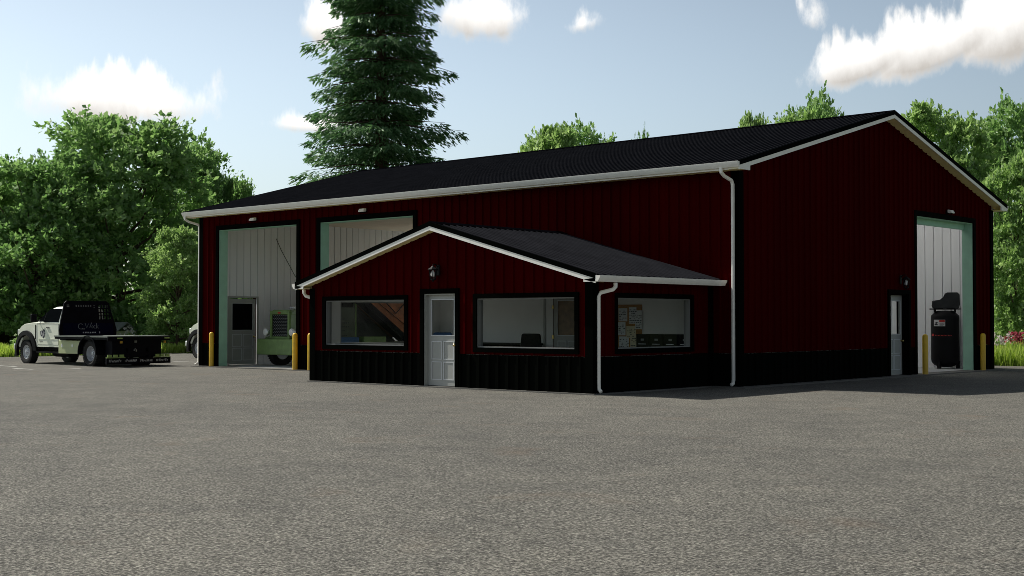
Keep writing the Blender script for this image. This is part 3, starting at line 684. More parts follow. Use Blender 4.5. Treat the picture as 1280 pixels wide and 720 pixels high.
# ------------------------------------------------------------------ office furniture
def filing_cabinet(x, label):
    t = thing('filing_cabinet', label, 'filing cabinet', (x, -.38, .001), 0, 'black filing cabinets along the office back wall')
    m = MB(); m.box(-.205,.205,-.29,.29,0,1.25); m.build('cabinet_body', M['black_plastic'], t, bevel=.008)
    for k in range(4):
        z = .04+.30*k; m = MB(); m.box(-.185,.185,-.305,-.2905,z,z+.285); d = m.build('drawer', M['black_plastic'], t, bevel=.004)
        m = MB(); m.box(-.11,.11,-.33,-.3055,z+.06,z+.075); m.build('handle', M['chrome'], d)
        m = MB(); m.box(-.05,.05,-.309,-.3055,z+.15,z+.20); m.build('label_holder', M['decal_pale'], d)
filing_cabinet(-2.36, 'leftmost black filing cabinet, next to the pinboard'); filing_cabinet(-1.94, 'second black filing cabinet from the pinboard'); filing_cabinet(-1.52, 'third black filing cabinet from the pinboard'); filing_cabinet(-1.10, 'rightmost black filing cabinet in the office corner')
t = thing('pinboard', 'brown cork pinboard covered with overlapping papers behind the side window', 'pinboard', (-3.63, -.06, .85))
m = MB(); m.box(-.85,.80,-.025,0,-.05,1.15); m.build('cork_panel', M['wood_cork'], t)
rr = random.Random(3)
for (x, z, w_, h_, k) in [(-.30,.70,.30,.38,0),(.02,.72,.28,.34,0),(.33,.66,.24,.42,0),(-.05,.36,.30,.34,0),(.28,.30,.30,.30,1),(-.35,.28,.26,.36,0),(.52,.52,.22,.48,0),(.05,.03,.32,.30,0),(.42,.02,.34,.34,1),(-.35,-.02,.3,.26,0),(-.68,.6,.28,.4,1),(-.68,.1,.28,.4,0)]:
    x += .20; m = MB(); y = -.028-.002*rr.random()-.004*rr.random(); m.quad((x-w_/2,y,z), (x+w_/2,y,z), (x+w_/2,y,z+h_), (x-w_/2,y,z+h_)); s = m.build('sheet', M['paper_cream' if k else 'paper'], t)
    m = MB()
    for r_ in range(int(h_/.045)-1):
        a = x-w_/2+.02
        while a < x+w_/2-.05:
            wd = rr.uniform(.02,.07)
            if rr.random() < .62: zz = z+.03+r_*.045; m.quad((a,y-.001,zz), (a+wd,y-.001,zz), (a+wd,y-.001,zz+.018), (a,y-.001,zz+.018))
            a += wd+.015
    m.build('print', M['ink'], s)
# counter along the back wall, papers on it
t = thing('office_counter', 'long black office counter along the back wall left of the inner door', 'counter', (-7.6, -.37, .001))
m = MB(); m.box(-1.6,1.5,-.28,.27,.93,.975); m.build('counter_top', M['black_plastic'], t, bevel=.006)
m = MB()
for x in (-1.56,-.5,.5,1.42): m.box(x,x+.04,-.25,.25,0,.929)
m.box(-1.519,1.419,.22,.25,.02,.929); m.box(-1.519,1.419,-.25,.215,.80,.815); m.build('cabinet_body', M['black_plastic'], t)
for x, lab in ((-8.35, 'left stack of white paper on the counter shelf'), (-7.35, 'right stack of cream paper on the counter shelf')):
    m = MB(); 
    for k in range(6): dx = random.uniform(-.01,.01); m.box(-.22+dx,.22+dx,-.12,.12,.0005+.011*k,.0105+.011*k)
    o = m.build('paper_stack', M['paper' if x < -8 else 'paper_cream'], None, loc=(x,-.42,.8165)); tag(o, lab, 'paper')
def office_chair(x, y, rz, matk, label):
    t = thing('office_chair', label, 'office chair', (x, y, .001), rz)
    m = MB(); prof = [(-.31,.66),(-.33,.9),(-.29,1.21),(-.25,1.25),(.25,1.25),(.29,1.21),(.33,.9),(.31,.66)]; m.prism(prof, 1, .19, .26); m.build('backrest', M[matk], t, bevel=.025)
    m = MB(); m.box(-.27,.27,-.27,.24,.44,.53); m.build('seat', M[matk], t, bevel=.03)
    m = MB(); m.tube([(0,0,.08),(0,0,.44)], .03, 10); m.tube([(0,.15,.42),(0,.28,.45),(0,.285,.8)], .022, 6); m.build('post', M['dark_metal'], t, smooth=40)
    for k in range(5):
        a = 2*math.pi*k/5; m = MB(); m.tube([(0,0,.10),(math.cos(a)*.30,math.sin(a)*.30,.07)], [.03,.02], 6); m.lathe([(.001,-.02),(.03,-.02),(.03,.02),(.001,.02)], (math.cos(a)*.30,math.sin(a)*.30,.031), 0, 10); m.build('foot', M['black_plastic'], t)
    for s in (-1,1):
        m = MB(); m.tube([(s*.27,.05,.48),(s*.32,.05,.50),(s*.32,.05,.68),(s*.32,.15,.70),(s*.32,-.18,.70)], .018, 6); m.build('armrest', M['black_plastic'], t)
office_chair(-5.55, -1.05, R(188), 'black_plastic', 'black high-backed office chair behind the right front window')
office_chair(-9.55, -.62, R(20), 'blue', 'blue office chair seen through the glass of the front door')
# small shelf unit with dark slots, near the corner
t = thing('wall_shelf', 'small pale pigeonhole shelf on the office back wall beside the door glass', 'shelf', (-9.0, -.06, 1.05))
m = MB(); 
for x in (-.25,.21): m.box(x,x+.04,-.22,0,0,.6)
for k in range(5): m.box(-.209,.209,-.22,-.005,.14*k,.14*k+.03)
m.build('shelf_frame', M['door_white'], t); m = MB(); m.box(-.209,.209,-.012,-.002,.0,.6); m.build('back_panel', M['black_plastic'], t)

# ------------------------------------------------------------------ wheels
def wheel(parent, x, y, z, r, wd, side, name='wheel', dual=False):
    """axle along local y; side = +1 shows its face to +y"""
    e = bpy.data.objects.new(name, None); COL.objects.link(e); e.parent = parent; e.location = (x, y, z)
    m = MB(); h = wd/2
    prof = [(r*.58,-h*.8),(r*.80,-h),(r*.93,-h*.92),(r*.985,-h*.7),(r,-h*.3),(r,h*.3),(r*.985,h*.7),(r*.93,h*.92),(r*.80,h),(r*.58,h*.8)]
    m.lathe(prof, (0,0,0), 1, 36, caps=False)
    for k in range(36):                       # tread lugs
        a = 2*math.pi*k/36; c, s = math.cos(a), math.sin(a); q = .028
        for y0, y1 in ((-h*.95,-h*.25),(h*.25,h*.95)):
            P = []
            for rr_ in (r*.97, r*1.018):
                for yy in (y0, y1):
                    for t_ in (-q, q): P.append((rr_*s + t_*c, yy, rr_*c - t_*s))
            m.add(P, [(0,1,3,2),(4,6,7,5),(0,4,5,1),(1,5,7,3),(3,7,6,2),(2,6,4,0)])
    m.build('tyre', M['tyre'], e, smooth=30)
    m = MB(); f = side*h*.80; g = side*h*.45 if not dual else side*h*.25
    m.lathe([(r*.60,side*-h*.7),(r*.60,f),(r*.57,f),(r*.54,g+side*.01),(r*.30,g),(r*.26,g+side*.03),(r*.13,g+side*.035),(r*.12,g+side*.075),(r*.001,g+side*.085)], (0,0,0), 1, 32)
    for k in range(8):
        a = 2*math.pi*k/8; m.lathe([(.001,g+side*.0),(.022,g+side*.0),(.02,g+side*.055),(.001,g+side*.06)], (math.sin(a)*r*.22,0,math.cos(a)*r*.22), 1, 8)
    m.build('rim', M['rim'], e, smooth=35)
    m = MB()
    for k in range(8):
        a = 2*math.pi*(k+.5)/8; m.lathe([(.001,g+side*.002),(r*.06,g+side*.002),(r*.06,g+side*.006),(.001,g+side*.006)], (math.sin(a)*r*.43,0,math.cos(a)*r*.43), 1, 10)
    m.build('rim_hole', M['black_plastic'], e)
    return e

# ------------------------------------------------------------------ flatbed truck; local +x forward, origin under the back of the cab
def flatbed(name, label, loc, rz):
    t = thing(name, label, 'truck', loc, rz, None)
    # cab shell: cross sections along x
    WB = .96
    def arch(cx, cz, r, a0, a1, n): return [(cx+r*math.cos(R(a0+(a1-a0)*k/n)), cz+r*math.sin(R(a0+(a1-a0)*k/n))) for k in range(n+1)]
    low = [(.05,.64),(1.78,.64)] + arch(2.5,.45,.64,162,16,14) + [(3.22,.62),(3.30,.78),(3.29,1.10),(3.22,1.30),(3.05,1.42),(2.70,1.49),(2.2,1.535),(1.80,1.56),(.05,1.54)]
    m = MB(); n = len(low); loops = []
    for y, ins in ((-WB,.05),(-WB+.06,.0),(-WB+.16,-.0),(WB-.16,-.0),(WB-.06,.0),(WB,.05)):
        l = []
        for x, z in low:
            k = abs(y)/WB; nx = x - (.16*k**4 if x > 2.9 else 0) ; nz = z - ins*.6 if z > 1.2 else z
            l.append((nx, y, nz))
        loops.append(l)
    m.loft(loops); body = m.build('body', M['truck_white'], t, smooth=40)
    # greenhouse
    m = MB(); loops = []
    for z, xf, xr, hw in ((1.53,1.86,.05,.93),(1.62,1.72,.05,.915),(1.95,1.18,.055,.80),(2.06,.98,.06,.755),(2.12,.80,.09,.70),(2.135,.65,.15,.6)):
        loops.append([(xf,-hw*.9,z),(xf+.07,-hw*.5,z),(xf+.09,0,z),(xf+.07,hw*.5,z),(xf,hw*.9,z),(xf-.08,hw,z),(xr+.05,hw,z),(xr,hw*.95,z),(xr,-hw*.95,z),(xr+.05,-hw,z),(xf-.08,-hw,z)])
    m.loft(loops); m.build('roof', M['truck_white'], t, smooth=40)
    for s in (-1, 1):
        def yy(z): return s*(.918 - (z-1.6)*.345 + .012)
        pts = [(.20,1.56),(1.20,1.55),(1.36,1.60),(1.62,1.60),(1.52,1.72),(1.12,2.0),(.98,2.045),(.24,2.05)]
        m = MB(); m.add([(x, yy(z), z) for x, z in pts], [tuple(range(len(pts)))]); win = m.build('window', M['dark_glass'], t)
        m = MB(); m.tube([(1.24, yy(1.62)+s*.004, 1.62),(1.24, yy(1.94)+s*.004, 1.91)], .012, 6); m.build('window_bar', M['black_plastic'], win)
        # door shut lines + door
        m = MB(); q = .006
        dpts = [(.16,.72),(1.62,.72),(1.70,.9),(1.72,1.5),(.16,1.5)]
        for (x0,z0),(x1,z1) in zip(dpts, dpts[1:]+dpts[:1]): m.tube([(x0,s*(WB+.001),z0),(x1,s*(WB+.001),z1)], q, 5)
        m.build('door_seam', M['black_plastic'], body)
        m = MB(); m.box(.20,1.60,min(s*(WB+.002),s*(WB+.014)),max(s*(WB+.002),s*(WB+.014)),.92,.955); d = m.build('door', M['truck_white'], t)
        m = MB(); m.box(.80,1.02,min(s*(WB+.002),s*(WB+.035)),max(s*(WB+.002),s*(WB+.035)),1.335,1.37); m.build('handle', M['black_plastic'], d, bevel=.008)
        # round emblem on the door: dark blot with pale strokes
        m = MB(); yq = s*(WB+.003); pts = []
        for k in range(14):
            a = 2*math.pi*k/14; rr_ = .165*(1+.16*math.sin(3*a+1)-.12*math.cos(5*a)); pts.append((1.28+rr_*math.cos(a)*1.1, yq, 1.13+rr_*math.sin(a)*.95))
        m.add(pts, [tuple(range(14))]); em = m.build('emblem', M['decal_dark'], d)
        m = MB(); yq = s*(WB+.006)
        for x, z, w_, h_ in ((1.36,1.15,.05,.12),(1.31,1.10,.03,.10),(1.24,1.12,.035,.15),(1.18,1.10,.05,.05),(1.14,1.17,.03,.06),(1.30,1.03,.10,.03),(1.20,1.22,.05,.03)):
            m.quad((x-w_/2,yq,z-h_/2), (x+w_/2,yq,z-h_/2), (x+w_/2+.015,yq,z+h_/2), (x-w_/2+.015,yq,z+h_/2))
        m.build('emblem_stroke', M['decal_white'], em)
        m = MB(); 
        for k in range(5): m.quad((1.50-.045*k,yq,.82),(1.475-.045*k,yq,.82),(1.475-.045*k,yq,.845),(1.50-.045*k,yq,.845))
        m.build('badge', M['black_plastic'], d)
        # fender vent and flare
        m = MB(); m.box(1.79,1.84,min(s*(WB-.02),s*(WB+.012)),max(s*(WB-.02),s*(WB+.012)),.92,1.46); m.build('fender_vent', M['black_plastic'], body)
        m = MB(); 
        o_ = arch(2.5,.45,.80,176,-14,16); i_ = arch(2.5,.45,.62,176,-14,16)
        loops = [[(xo,s*(WB-.05),zo),(xo,s*(WB+.055),zo-.01),(xi,s*(WB+.075),zi),(xi,s*(WB-.05),zi)] for (xo,zo),(xi,zi) in zip(o_,i_)]
        m.loft(loops); m.build('fender_flare', M['black_plastic'], t, smooth=50)
        # mirror
        m = MB(); m.tube([(1.58,s*.93,1.60),(1.60,s*1.12,1.62)], .025, 6); mm = m.build('mirror_arm', M['black_plastic'], t)
        m = MB(); m.box(1.55,1.66,min(s*1.05,s*1.27),max(s*1.05,s*1.27),1.56,1.86); m.build('mirror', M['black_plastic'], mm, bevel=.03)
        # headlight
        m = MB(); m.box(3.05,3.20,min(s*.70,s*.955),max(s*.70,s*.955),1.06,1.28); m.build('headlight', M['chrome'], t, bevel=.03)
        # step
        m = MB(); m.box(.1,1.75,min(s*.84,s*.98),max(s*.84,s*.98),.42,.47); m.tube([(.4,s*.8,.62),(.4,s*.9,.46)], .02, 6); m.tube([(1.4,s*.8,.62),(1.4,s*.9,.46)], .02, 6); m.build('side_step', M['black_plastic'], t)
        # under-deck tool box
        m = MB(); m.box(-1.62,-.02,min(s*.55,s*1.06),max(s*.55,s*1.06),.42,.90); tb = m.build('tool_box', M['truck_box'], t, bevel=.012)
        m = MB(); 
        for x in (-.28,-1.0): m.box(x-.05,x+.05,min(s*1.06,s*1.075),max(s*1.06,s*1.075),.66,.76)
        m.build('latch', M['chrome'], tb)
        m = MB(); m.box(-.42,-.02,min(s*.6,s*1.0),max(s*.6,s*1.0),.905,1.0); m.build('deck_bracket', M['bed_black'], t)
        # rear fender box
        m = MB(); pr_ = arch(-2.3,.47,.62,190,-10,14); pr_ = [(-3.0,.30),(-3.0,.98),(-1.66,.98),(-1.66,.42)] ; 
        loops = [[(xo,s*.66,zo),(xo,s*1.26,zo),(xi,s*1.26,zi),(xi,s*.66,zi)] for (xo,zo),(xi,zi) in zip(arch(-2.3,.47,.62,185,-5,14), arch(-2.3,.47,.585,185,-5,14))]
        m.loft(loops); m.build('mudguard', M['bed_black'], t, smooth=50)
    # windscreen, grille, bumpers
    m = MB(); m.add([(1.80,-.82,1.60),(1.89,-.45,1.60),(1.91,0,1.60),(1.89,.45,1.60),(1.80,.82,1.60),(1.08,.69,2.04),(1.14,.35,2.045),(1.155,0,2.05),(1.14,-.35,2.045),(1.08,-.69,2.04)], [tuple(range(10))]); m.build('windscreen', M['dark_glass'], t)
    m = MB(); m.box(3.24,3.34,-.66,.66,.86,1.28)
    m.build('grille', M['dark_metal'], t, bevel=.03)
    m = MB(); m.box(3.18,3.46,-.98,.98,.50,.74); m.build('front_bumper', M['chrome'], t, bevel=.04)
    # chassis
    m = MB(); m.box(-3.5,3.1,-.46,-.36,.50,.66); m.box(-3.5,3.1,.36,.46,.50,.66); m.tube([(-2.3,-.9,.47),(-2.3,.9,.47)], .07, 10); m.tube([(2.5,-.9,.45),(2.5,.9,.45)], .06, 10); m.tube([(.4,.3,.42),(1.5,.3,.42)], .16, 10); m.box(-2.1,1.6,-.05,.05,.48,.56); m.build('chassis', M['dark_metal'], t)
    for y, s in ((.84,1),(-.84,-1)): wheel(t, 2.5, y, .435, .45, .30, s)
    for y, s in ((.90,1),(-.90,-1)): wheel(t, -2.3, y, .45, .465, .52, s, dual=True)
    # deck
    m = MB(); m.box(-3.62,-.03,-1.25,1.25,1.03,1.075); rl = MB(); rl.box(-3.60,-.05,-1.23,-1.16,.95,1.029); rl.box(-3.60,-.05,1.16,1.23,.95,1.029)
    for k in range(9): x = -.3-.4*k; m.box(x-.03,x+.03,-1.15,1.15,.95,1.029)
    deck = m.build('deck', M['deck'], t); rl.build('deck_rail', M['bed_black'], deck)
    m = MB(); m.box(-3.66,-3.621,-1.25,1.25,.92,1.05); m.build('rear_rail', M['bed_black'], deck)
    # headboard with louvre slots and an open grid
    hb = [(-1.27,1.075),(1.27,1.075),(1.10,1.56),(.88,2.26),(.78,2.34),(-.78,2.34),(-.88,2.26),(-1.10,1.56)]
    m = MB(); HB = []; xa, xb = -.07, -.01
    def hw(z): return 1.15+(z-1.075)*.10 if z < 1.3 else (1.17-(z-1.3)*.28 if z < 2.26 else .90-(z-2.26)*1.2)
    def strip(y0f, y1f, z0, z1): m.add([(x, f(z), z) for x in (xa, xb) for f, z in ((y0f,z0),(y1f,z0),(y1f,z1),(y0f,z1))], [(0,1,2,3),(7,6,5,4),(0,4,5,1),(1,5,6,2),(2,6,7,3),(3,7,4,0)])
    E_ = lambda v: (lambda z: v)
    LHS = lambda z: -hw(z); RHS = lambda z: hw(z)
    zs = [1.075,1.3,1.66]
    for z0, z1 in zip(zs, zs[1:]): strip(LHS, RHS, z0, z1)
    strip(LHS, RHS, 2.20, 2.26); strip(LHS, RHS, 2.26, 2.34)
    strip(E_(-.44), RHS, 1.66, 2.20)                    # solid field on the near side of the grid
    gy = [-.44,-.54,-.64,-.74,-.84]
    strip(LHS, E_(-.885), 1.66, 2.20) if False else None
    for k in range(5):                                    # bars of the open grid at the far corner
        v = -.44-.115*k; w_ = .028; top = 2.20 if k < 4 else 1.98
        strip(E_(v-w_), E_(v), 1.66, top)
    for z in (1.79,1.92,2.06): strip(lambda z: max(-.95, -hw(z)+.02), E_(-.44), z-.02, z+.02)
    strip(LHS, lambda z: -hw(z)+.07, 1.66, 2.20)
    m.prism([(-.87,1.97),(-.55,2.20),(-.95,2.20)], 0, xa, xb) if False else None
    head = m.build('headboard', M['bed_black'], t)
    m = MB(); m.box(-.075,-.071,-1.02,1.02,1.10,1.52); m.build('headboard_panel', M['navy'], head)
    m = MB()
    for k in range(7):
        for z in (2.13,2.175): m.box(-.076,-.0705,.42-.098*k,.46-.098*k,z-.013,z+.013)
    for z in (2.125,2.185): m.box(-.076,-.0705,.72,.82,z-.016,z+.012)
    for z in (2.10,2.17): m.box(-.076,-.0705,-.30,-.27,z-.016,z+.016)
    m.build('louvre', M['decal_pale'], head)
    # script lettering, pale strokes
    m = MB(); xq = -.079
    def stroke(pts, r=.011): m.tube([(xq, y, z) for y, z in pts], r, 5)
    def cur(y0, z0, ry, rz_, a0, a1, n=8): return [(y0-ry*math.cos(R(a0+(a1-a0)*k/n)), z0+rz_*math.sin(R(a0+(a1-a0)*k/n))) for k in range(n+1)]
    stroke(cur(.31,1.40,.10,.10,40,320)); stroke([(.21,1.32),(.14,1.32)])
    stroke([(.13,1.52),(.07,1.34),(.00,1.50),(-.05,1.34),(-.14,1.54)]); stroke(cur(-.17,1.38,.035,.045,0,330)); stroke(cur(-.26,1.38,.04,.05,60,300)); stroke([(-.33,1.52),(-.33,1.33)]); stroke([(-.40,1.43),(-.33,1.37),(-.42,1.33)])
    stroke([(.34,1.30),(.16,1.29)], .006)
    m.build('lettering', M['decal_pale'], head)
    m = MB()
    for k in range(6): y = .25-.095*k; m.quad((xq,y,1.15),(xq,y-.06,1.15),(xq,y-.07,1.20),(xq,y-.015,1.20))
    m.quad((xq,-.42,1.14),(xq,-.47,1.14),(xq,-.47,1.21),(xq,-.42,1.21)); m.build('lettering', M['decal_white'], head)
    for o in [head] + list(head.children):
        for v in o.data.vertices: v.co.x += -.22 + (v.co.z-1.075)*.13
    # rear: under-deck box, lamps, underride bar
    m = MB(); m.box(-3.50,-3.05,-.98,.98,.32,.94); m.build('rear_box', M['bed_black'], t, bevel=.01)
    for y in (.70,-1.20): 
        m = MB(); m.box(-3.69,-3.661,y,y+.2,.975,1.02); m.build('marker_lamp', M['decal_green'], t)
    for y in (.60,-1.16): m = MB(); m.box(-3.53,-3.501,y,y+.09,.82,.90); m.build('rear_lamp', M['amber'], t)
    m = MB(); m.box(-3.525,-3.501,.02,.12,.84,.92); m.box(-3.52,-3.501,.10,.14,.55,.60); m.box(-3.52,-3.501,.02,.06,.52,.60); m.box(-3.52,-3.501,.07,.10,.60,.64); m.build('license_plate', M['decal_pale'], t)
    m = MB(); m.box(-3.85,-3.75,-1.28,1.28,.10,.31); m.box(-3.80,-3.5,-.5,-.4,.2,.4); m.box(-3.80,-3.5,.4,.5,.2,.4); BARX = .20; bar = m.build('rear_bumper', M['bed_black'], t, bevel=.01)
    m = MB(); m.box(-3.84,-3.76,.55,1.28,.34,.345); m.box(-3.84,-3.76,-1.28,-.62,.34,.345); m.box(-3.84,-3.80,.55,1.28,.312,.335); m.box(-3.84,-3.80,-1.28,-.62,.312,.335); m.build('bumper_strip', M['decal_green'], bar)
    for y0 in (.60,.84,1.08,-.82,-1.03,-1.24):
        m = MB(); m.box(-3.84,-3.78,y0,y0+.15,.346,.43); m.build('bar_light', M['decal_green'], bar)
    m = MB(); r2 = random.Random(5)
    for y0 in (1.20,.58,-.04,-.68):
        for k in range(8):
            y = y0-.062*k; h = r2.choice((.06,.08,.09)); xq = -3.853
            m.quad((xq,y,.17),(xq,y-.014,.17),(xq,y-.020,.17+h),(xq,y-.006,.17+h))
            if r2.random() < .75: m.quad((xq,y-.014,.17+h*.45),(xq,y-.045,.17+h*.45),(xq,y-.045,.17+h*.62),(xq,y-.014,.17+h*.62))
            if r2.random() < .7: m.quad((xq,y-.014,.17+h-.015),(xq,y-.048,.17+h-.015),(xq,y-.048,.17+h),(xq,y-.014,.17+h))
            if r2.random() < .5: m.quad((xq,y-.036,.17),(xq,y-.048,.17),(xq,y-.05,.17+h),(xq,y-.038,.17+h))
    m.build('lettering', M['decal_white'], bar)
    for o in [bar] + list(bar.children):
        for v in o.data.vertices: v.co.x += BARX
    return t
T1 = flatbed('flatbed_truck', 'white single cab flatbed truck with black headboard, parked left of the building', (-27.25, -1.45, GZ), R(180))
T2 = copy_tree(T1); T2.location = (-27.98, 6.75, GZ); T2.rotation_euler = (0, 0, R(180)); T2['label'] = 'second white truck mostly hidden behind the left corner of the building'
T1['group'] = T2['group'] = 'white flatbed trucks'

# ------------------------------------------------------------------ old green truck inside the workshop; local -y forward
t = thing('old_truck', 'old green truck with a mesh grille and orange-brown hopper inside the left doorway', 'truck', (-19.57, 1.3, 0), 0)
m = MB(); m.prism([(-.53,.95),(-.53,1.90),(-.46,1.96),(.46,1.96),(.53,1.90),(.53,.95)], 1, .30, 1.9); hood = m.build('hood', M['old_green'], t, bevel=.03)
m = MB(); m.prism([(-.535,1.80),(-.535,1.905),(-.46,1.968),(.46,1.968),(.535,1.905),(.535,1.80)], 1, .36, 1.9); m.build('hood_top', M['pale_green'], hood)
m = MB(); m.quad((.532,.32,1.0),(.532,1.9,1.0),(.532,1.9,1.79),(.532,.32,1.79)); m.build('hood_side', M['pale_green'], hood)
m = MB(); m.box(-.53,-.44,.24,.299,.95,1.92); m.box(.44,.53,.24,.299,.95,1.92); m.box(-.439,.439,.24,.299,1.80,1.92); m.box(-.439,.439,.24,.299,.95,1.03); gf = m.build('grille_frame', M['old_green'], t, bevel=.01)
m = MB(); m.box(-.44,.44,.285,.298,1.03,1.80); m.build('grille_back', M['black_plastic'], gf)
m = MB()
for k in range(15):
    for j in range(8):
        x = -.41+.105*j+(.05 if k % 2 else 0); z = 1.05+.05*k
        if x < .40: m.add([(x,.279,z),(x+.05,.262,z+.004),(x+.095,.279,z),(x+.05,.272,z+.026)], [(0,1,3),(1,2,3)])
m.build('grille', M['decal_pale'], gf)
m = MB(); m.box(-.07,.07,.225,.2395,1.83,1.885); m.build('badge', M['red_lens'], gf)
for s in (-1,1):
    m = MB(); m.lathe([(.001,.16),(.11,.165),(.135,.19),(.12,.30),(.05,.38),(.001,.39)], (s*.72,0,1.18), 1, 20); h = m.build('headlight', M['chrome'], t, smooth=40)
    m = MB(); m.lathe([(.001,.145),(.10,.155),(.11,.163),(.001,.163)], (s*.72,0,1.18), 1, 20); m.build('lens', M['mirror_trim'], h, smooth=40)
    m = MB(); m.prism([(.35,.98),(.75,1.10),(1.4,1.10),(1.9,.7),(1.75,.7),(1.35,1.0),(.8,1.0),(.4,.9)], 0, min(s*.56,s*.98), max(s*.56,s*.98)); m.build('fender', M['old_green'], t, bevel=.02)
    wheel(t, s*.70, .86, .50, .50, .28, s).rotation_euler = (0, 0, R(-90 if s < 0 else -90))
    wheel(t, s*.80, 5.9, .49, .50, .45, s).rotation_euler = (0, 0, R(-90))
m = MB(); m.prism([(0,.40),(.02,.93),(.06,.95),(.30,.95),(.34,.90),(.34,.42),(.28,.39),(.04,.39)], 0, -.97, .97); m.build('front_bumper', M['old_green'], t, bevel=.02)
m = MB(); m.tube([(.05,.8,1.96),(.05,.8,2.02)], .02, 8); m.box(-.05,.22,.72,.86,2.02,2.07); m.build('radiator_cap', M['chrome'], t)
m = MB(); m.prism([(1.9,.55),(1.9,2.02),(2.1,2.70),(3.2,2.75),(3.2,.55)], 0, -.95, .62); cab = m.build('cab', M['dark_olive'], t, bevel=.04)
m = MB(); m.prism([(2.08,2.06),(2.25,2.60),(3.1,2.62),(3.1,2.06)], 0, .621, .63); m.build('cab_window', M['dark_glass'], cab)
m = MB(); xq = .624
for z, n_ in ((1.62,4),(1.48,8),(1.34,8),(1.20,6),(1.02,7)):
    for k in range(n_): y = 2.25+.085*k+(.12 if n_ < 6 else 0); m.quad((xq,y,z),(xq,y+.05,z),(xq,y+.05,z+.04),(xq,y,z+.04))
m.build('lettering', M['ink'], cab)
m = MB(); m.box(.63,.9,2.0,3.15,.62,.99); m.build('fuel_tank', M['blue'], t, bevel=.03)
m = MB(); m.box(-.45,-.3,.4,8.2,.62,.80); m.box(.3,.45,.4,8.2,.62,.80); m.box(-.3,.3,4.1,4.25,.62,.8); m.box(-.3,.3,7.9,8.1,.62,.8); m.build('chassis', M['old_green'], t)
m = MB(); m.prism([(3.3,2.9),(3.3,2.48),(5.6,.95),(7.6,.95),(7.6,2.9)], 0, -.9, .9); hop = m.build('hopper', M['rust_orange'], t, bevel=.015)
m = MB(); m.prism([(3.3,2.48),(3.24,2.24),(5.5,.74),(5.6,.95)], 0, .55, .93); m.prism([(5.6,.95),(5.5,.74),(7.62,.74),(7.62,.95)], 0, .55, .93); m.build('hopper_edge', M['bed_black'], hop)
m = MB(); m.tube([(.93,4.0,2.6),(.95,4.4,2.25),(.95,4.9,1.85),(.96,5.3,2.2),(.95,5.5,2.6)], .022, 6); m.tube([(.92,3.6,2.5),(.92,5.6,1.3)], .012, 6); m.build('hydraulic_hose', M['black_plastic'], hop, smooth=50)
m = MB(); m.box(.50,.60,3.21,3.29,.8,2.2); m.build('rear_post', M['old_green'], t, bevel=.02)
m = MB(); m.prism([(3.25,.5),(3.25,2.2),(5.4,.73),(7.4,.73),(7.4,.5)], 0, -.6, .45); m.build('subframe', M['dark_metal'], t)
m = MB(); m.box(.46,.75,3.5,4.6,.62,1.0); m.build('side_box', M['old_green'], t, bevel=.02)
m = MB(); m.tube([(-20.43,2.95,3.15),(-21.35,3.02,4.15),(-21.75,3.1,4.6)], .012, 5); o = m.build('door_cable', M['dark_metal'], None); tag(o, 'thin dark lift cable slanting across the white wall inside the left doorway', 'cable')

# ------------------------------------------------------------------ vegetation
rng = np.random.default_rng(11)
def mesh_np(name, V, F, mat_):
    """V (n,3), F (m,4) quads"""
    me = bpy.data.meshes.new(name)
    me.vertices.add(len(V)); me.vertices.foreach_set('co', V.astype(np.float32).ravel())
    k = F.shape[1]
    me.loops.add(F.size); me.loops.foreach_set('vertex_index', F.astype(np.int32).ravel())
    me.polygons.add(len(F)); me.polygons.foreach_set('loop_start', (np.arange(len(F))*k).astype(np.int32))
    me.update(calc_edges=True); me.validate(); me.materials.append(mat_); return me
def unit(a): return a/np.maximum(np.linalg.norm(a, axis=-1, keepdims=True), 1e-9)
def leaves(P, Dr, Nn, Ln, Wd):
    """diamond leaves: base P, direction Dr, normal Nn, length, width"""
    Dr = unit(Dr); S = unit(np.cross(Dr, Nn)); L_ = Ln[:,None]; W_ = Wd[:,None]; Up = np.cross(S, Dr)
    V = np.stack([P, P+Dr*L_*.5+S*W_*.5+Up*W_*.15, P+Dr*L_, P+Dr*L_*.5-S*W_*.5+Up*W_*.15], 1).reshape(-1, 3)
    return V
def sprays_to_leaves(B0, Dv, Ls, per, ln, wd, rg, droop=.25):
    """each spray: base, direction, length -> leaves along a bending twig"""
    n = len(B0); t = rg.uniform(.05, 1., (n, per)); 
    d = unit(Dv)[:,None,:]
    P = B0[:,None,:] + d*(Ls[:,None]*t)[...,None]
    P[...,2] -= (droop*Ls[:,None]*t**2)
    sc = (.20*(1.15-t))[...,None]
    P = P + rg.normal(0, 1, P.shape)*sc*Ls[:,None,None]
    dr = unit(d*.8 + rg.normal(0, .75, P.shape)); nn = unit(rg.normal(0, 1, P.shape) + np.array([0,0,.9]) + d*.35)
    m = n*per
    return leaves(P.reshape(m,3), dr.reshape(m,3), nn.reshape(m,3), ln*(sz := rg.uniform(.45,1.5,m)), wd*sz*rg.uniform(.8,1.2,m))
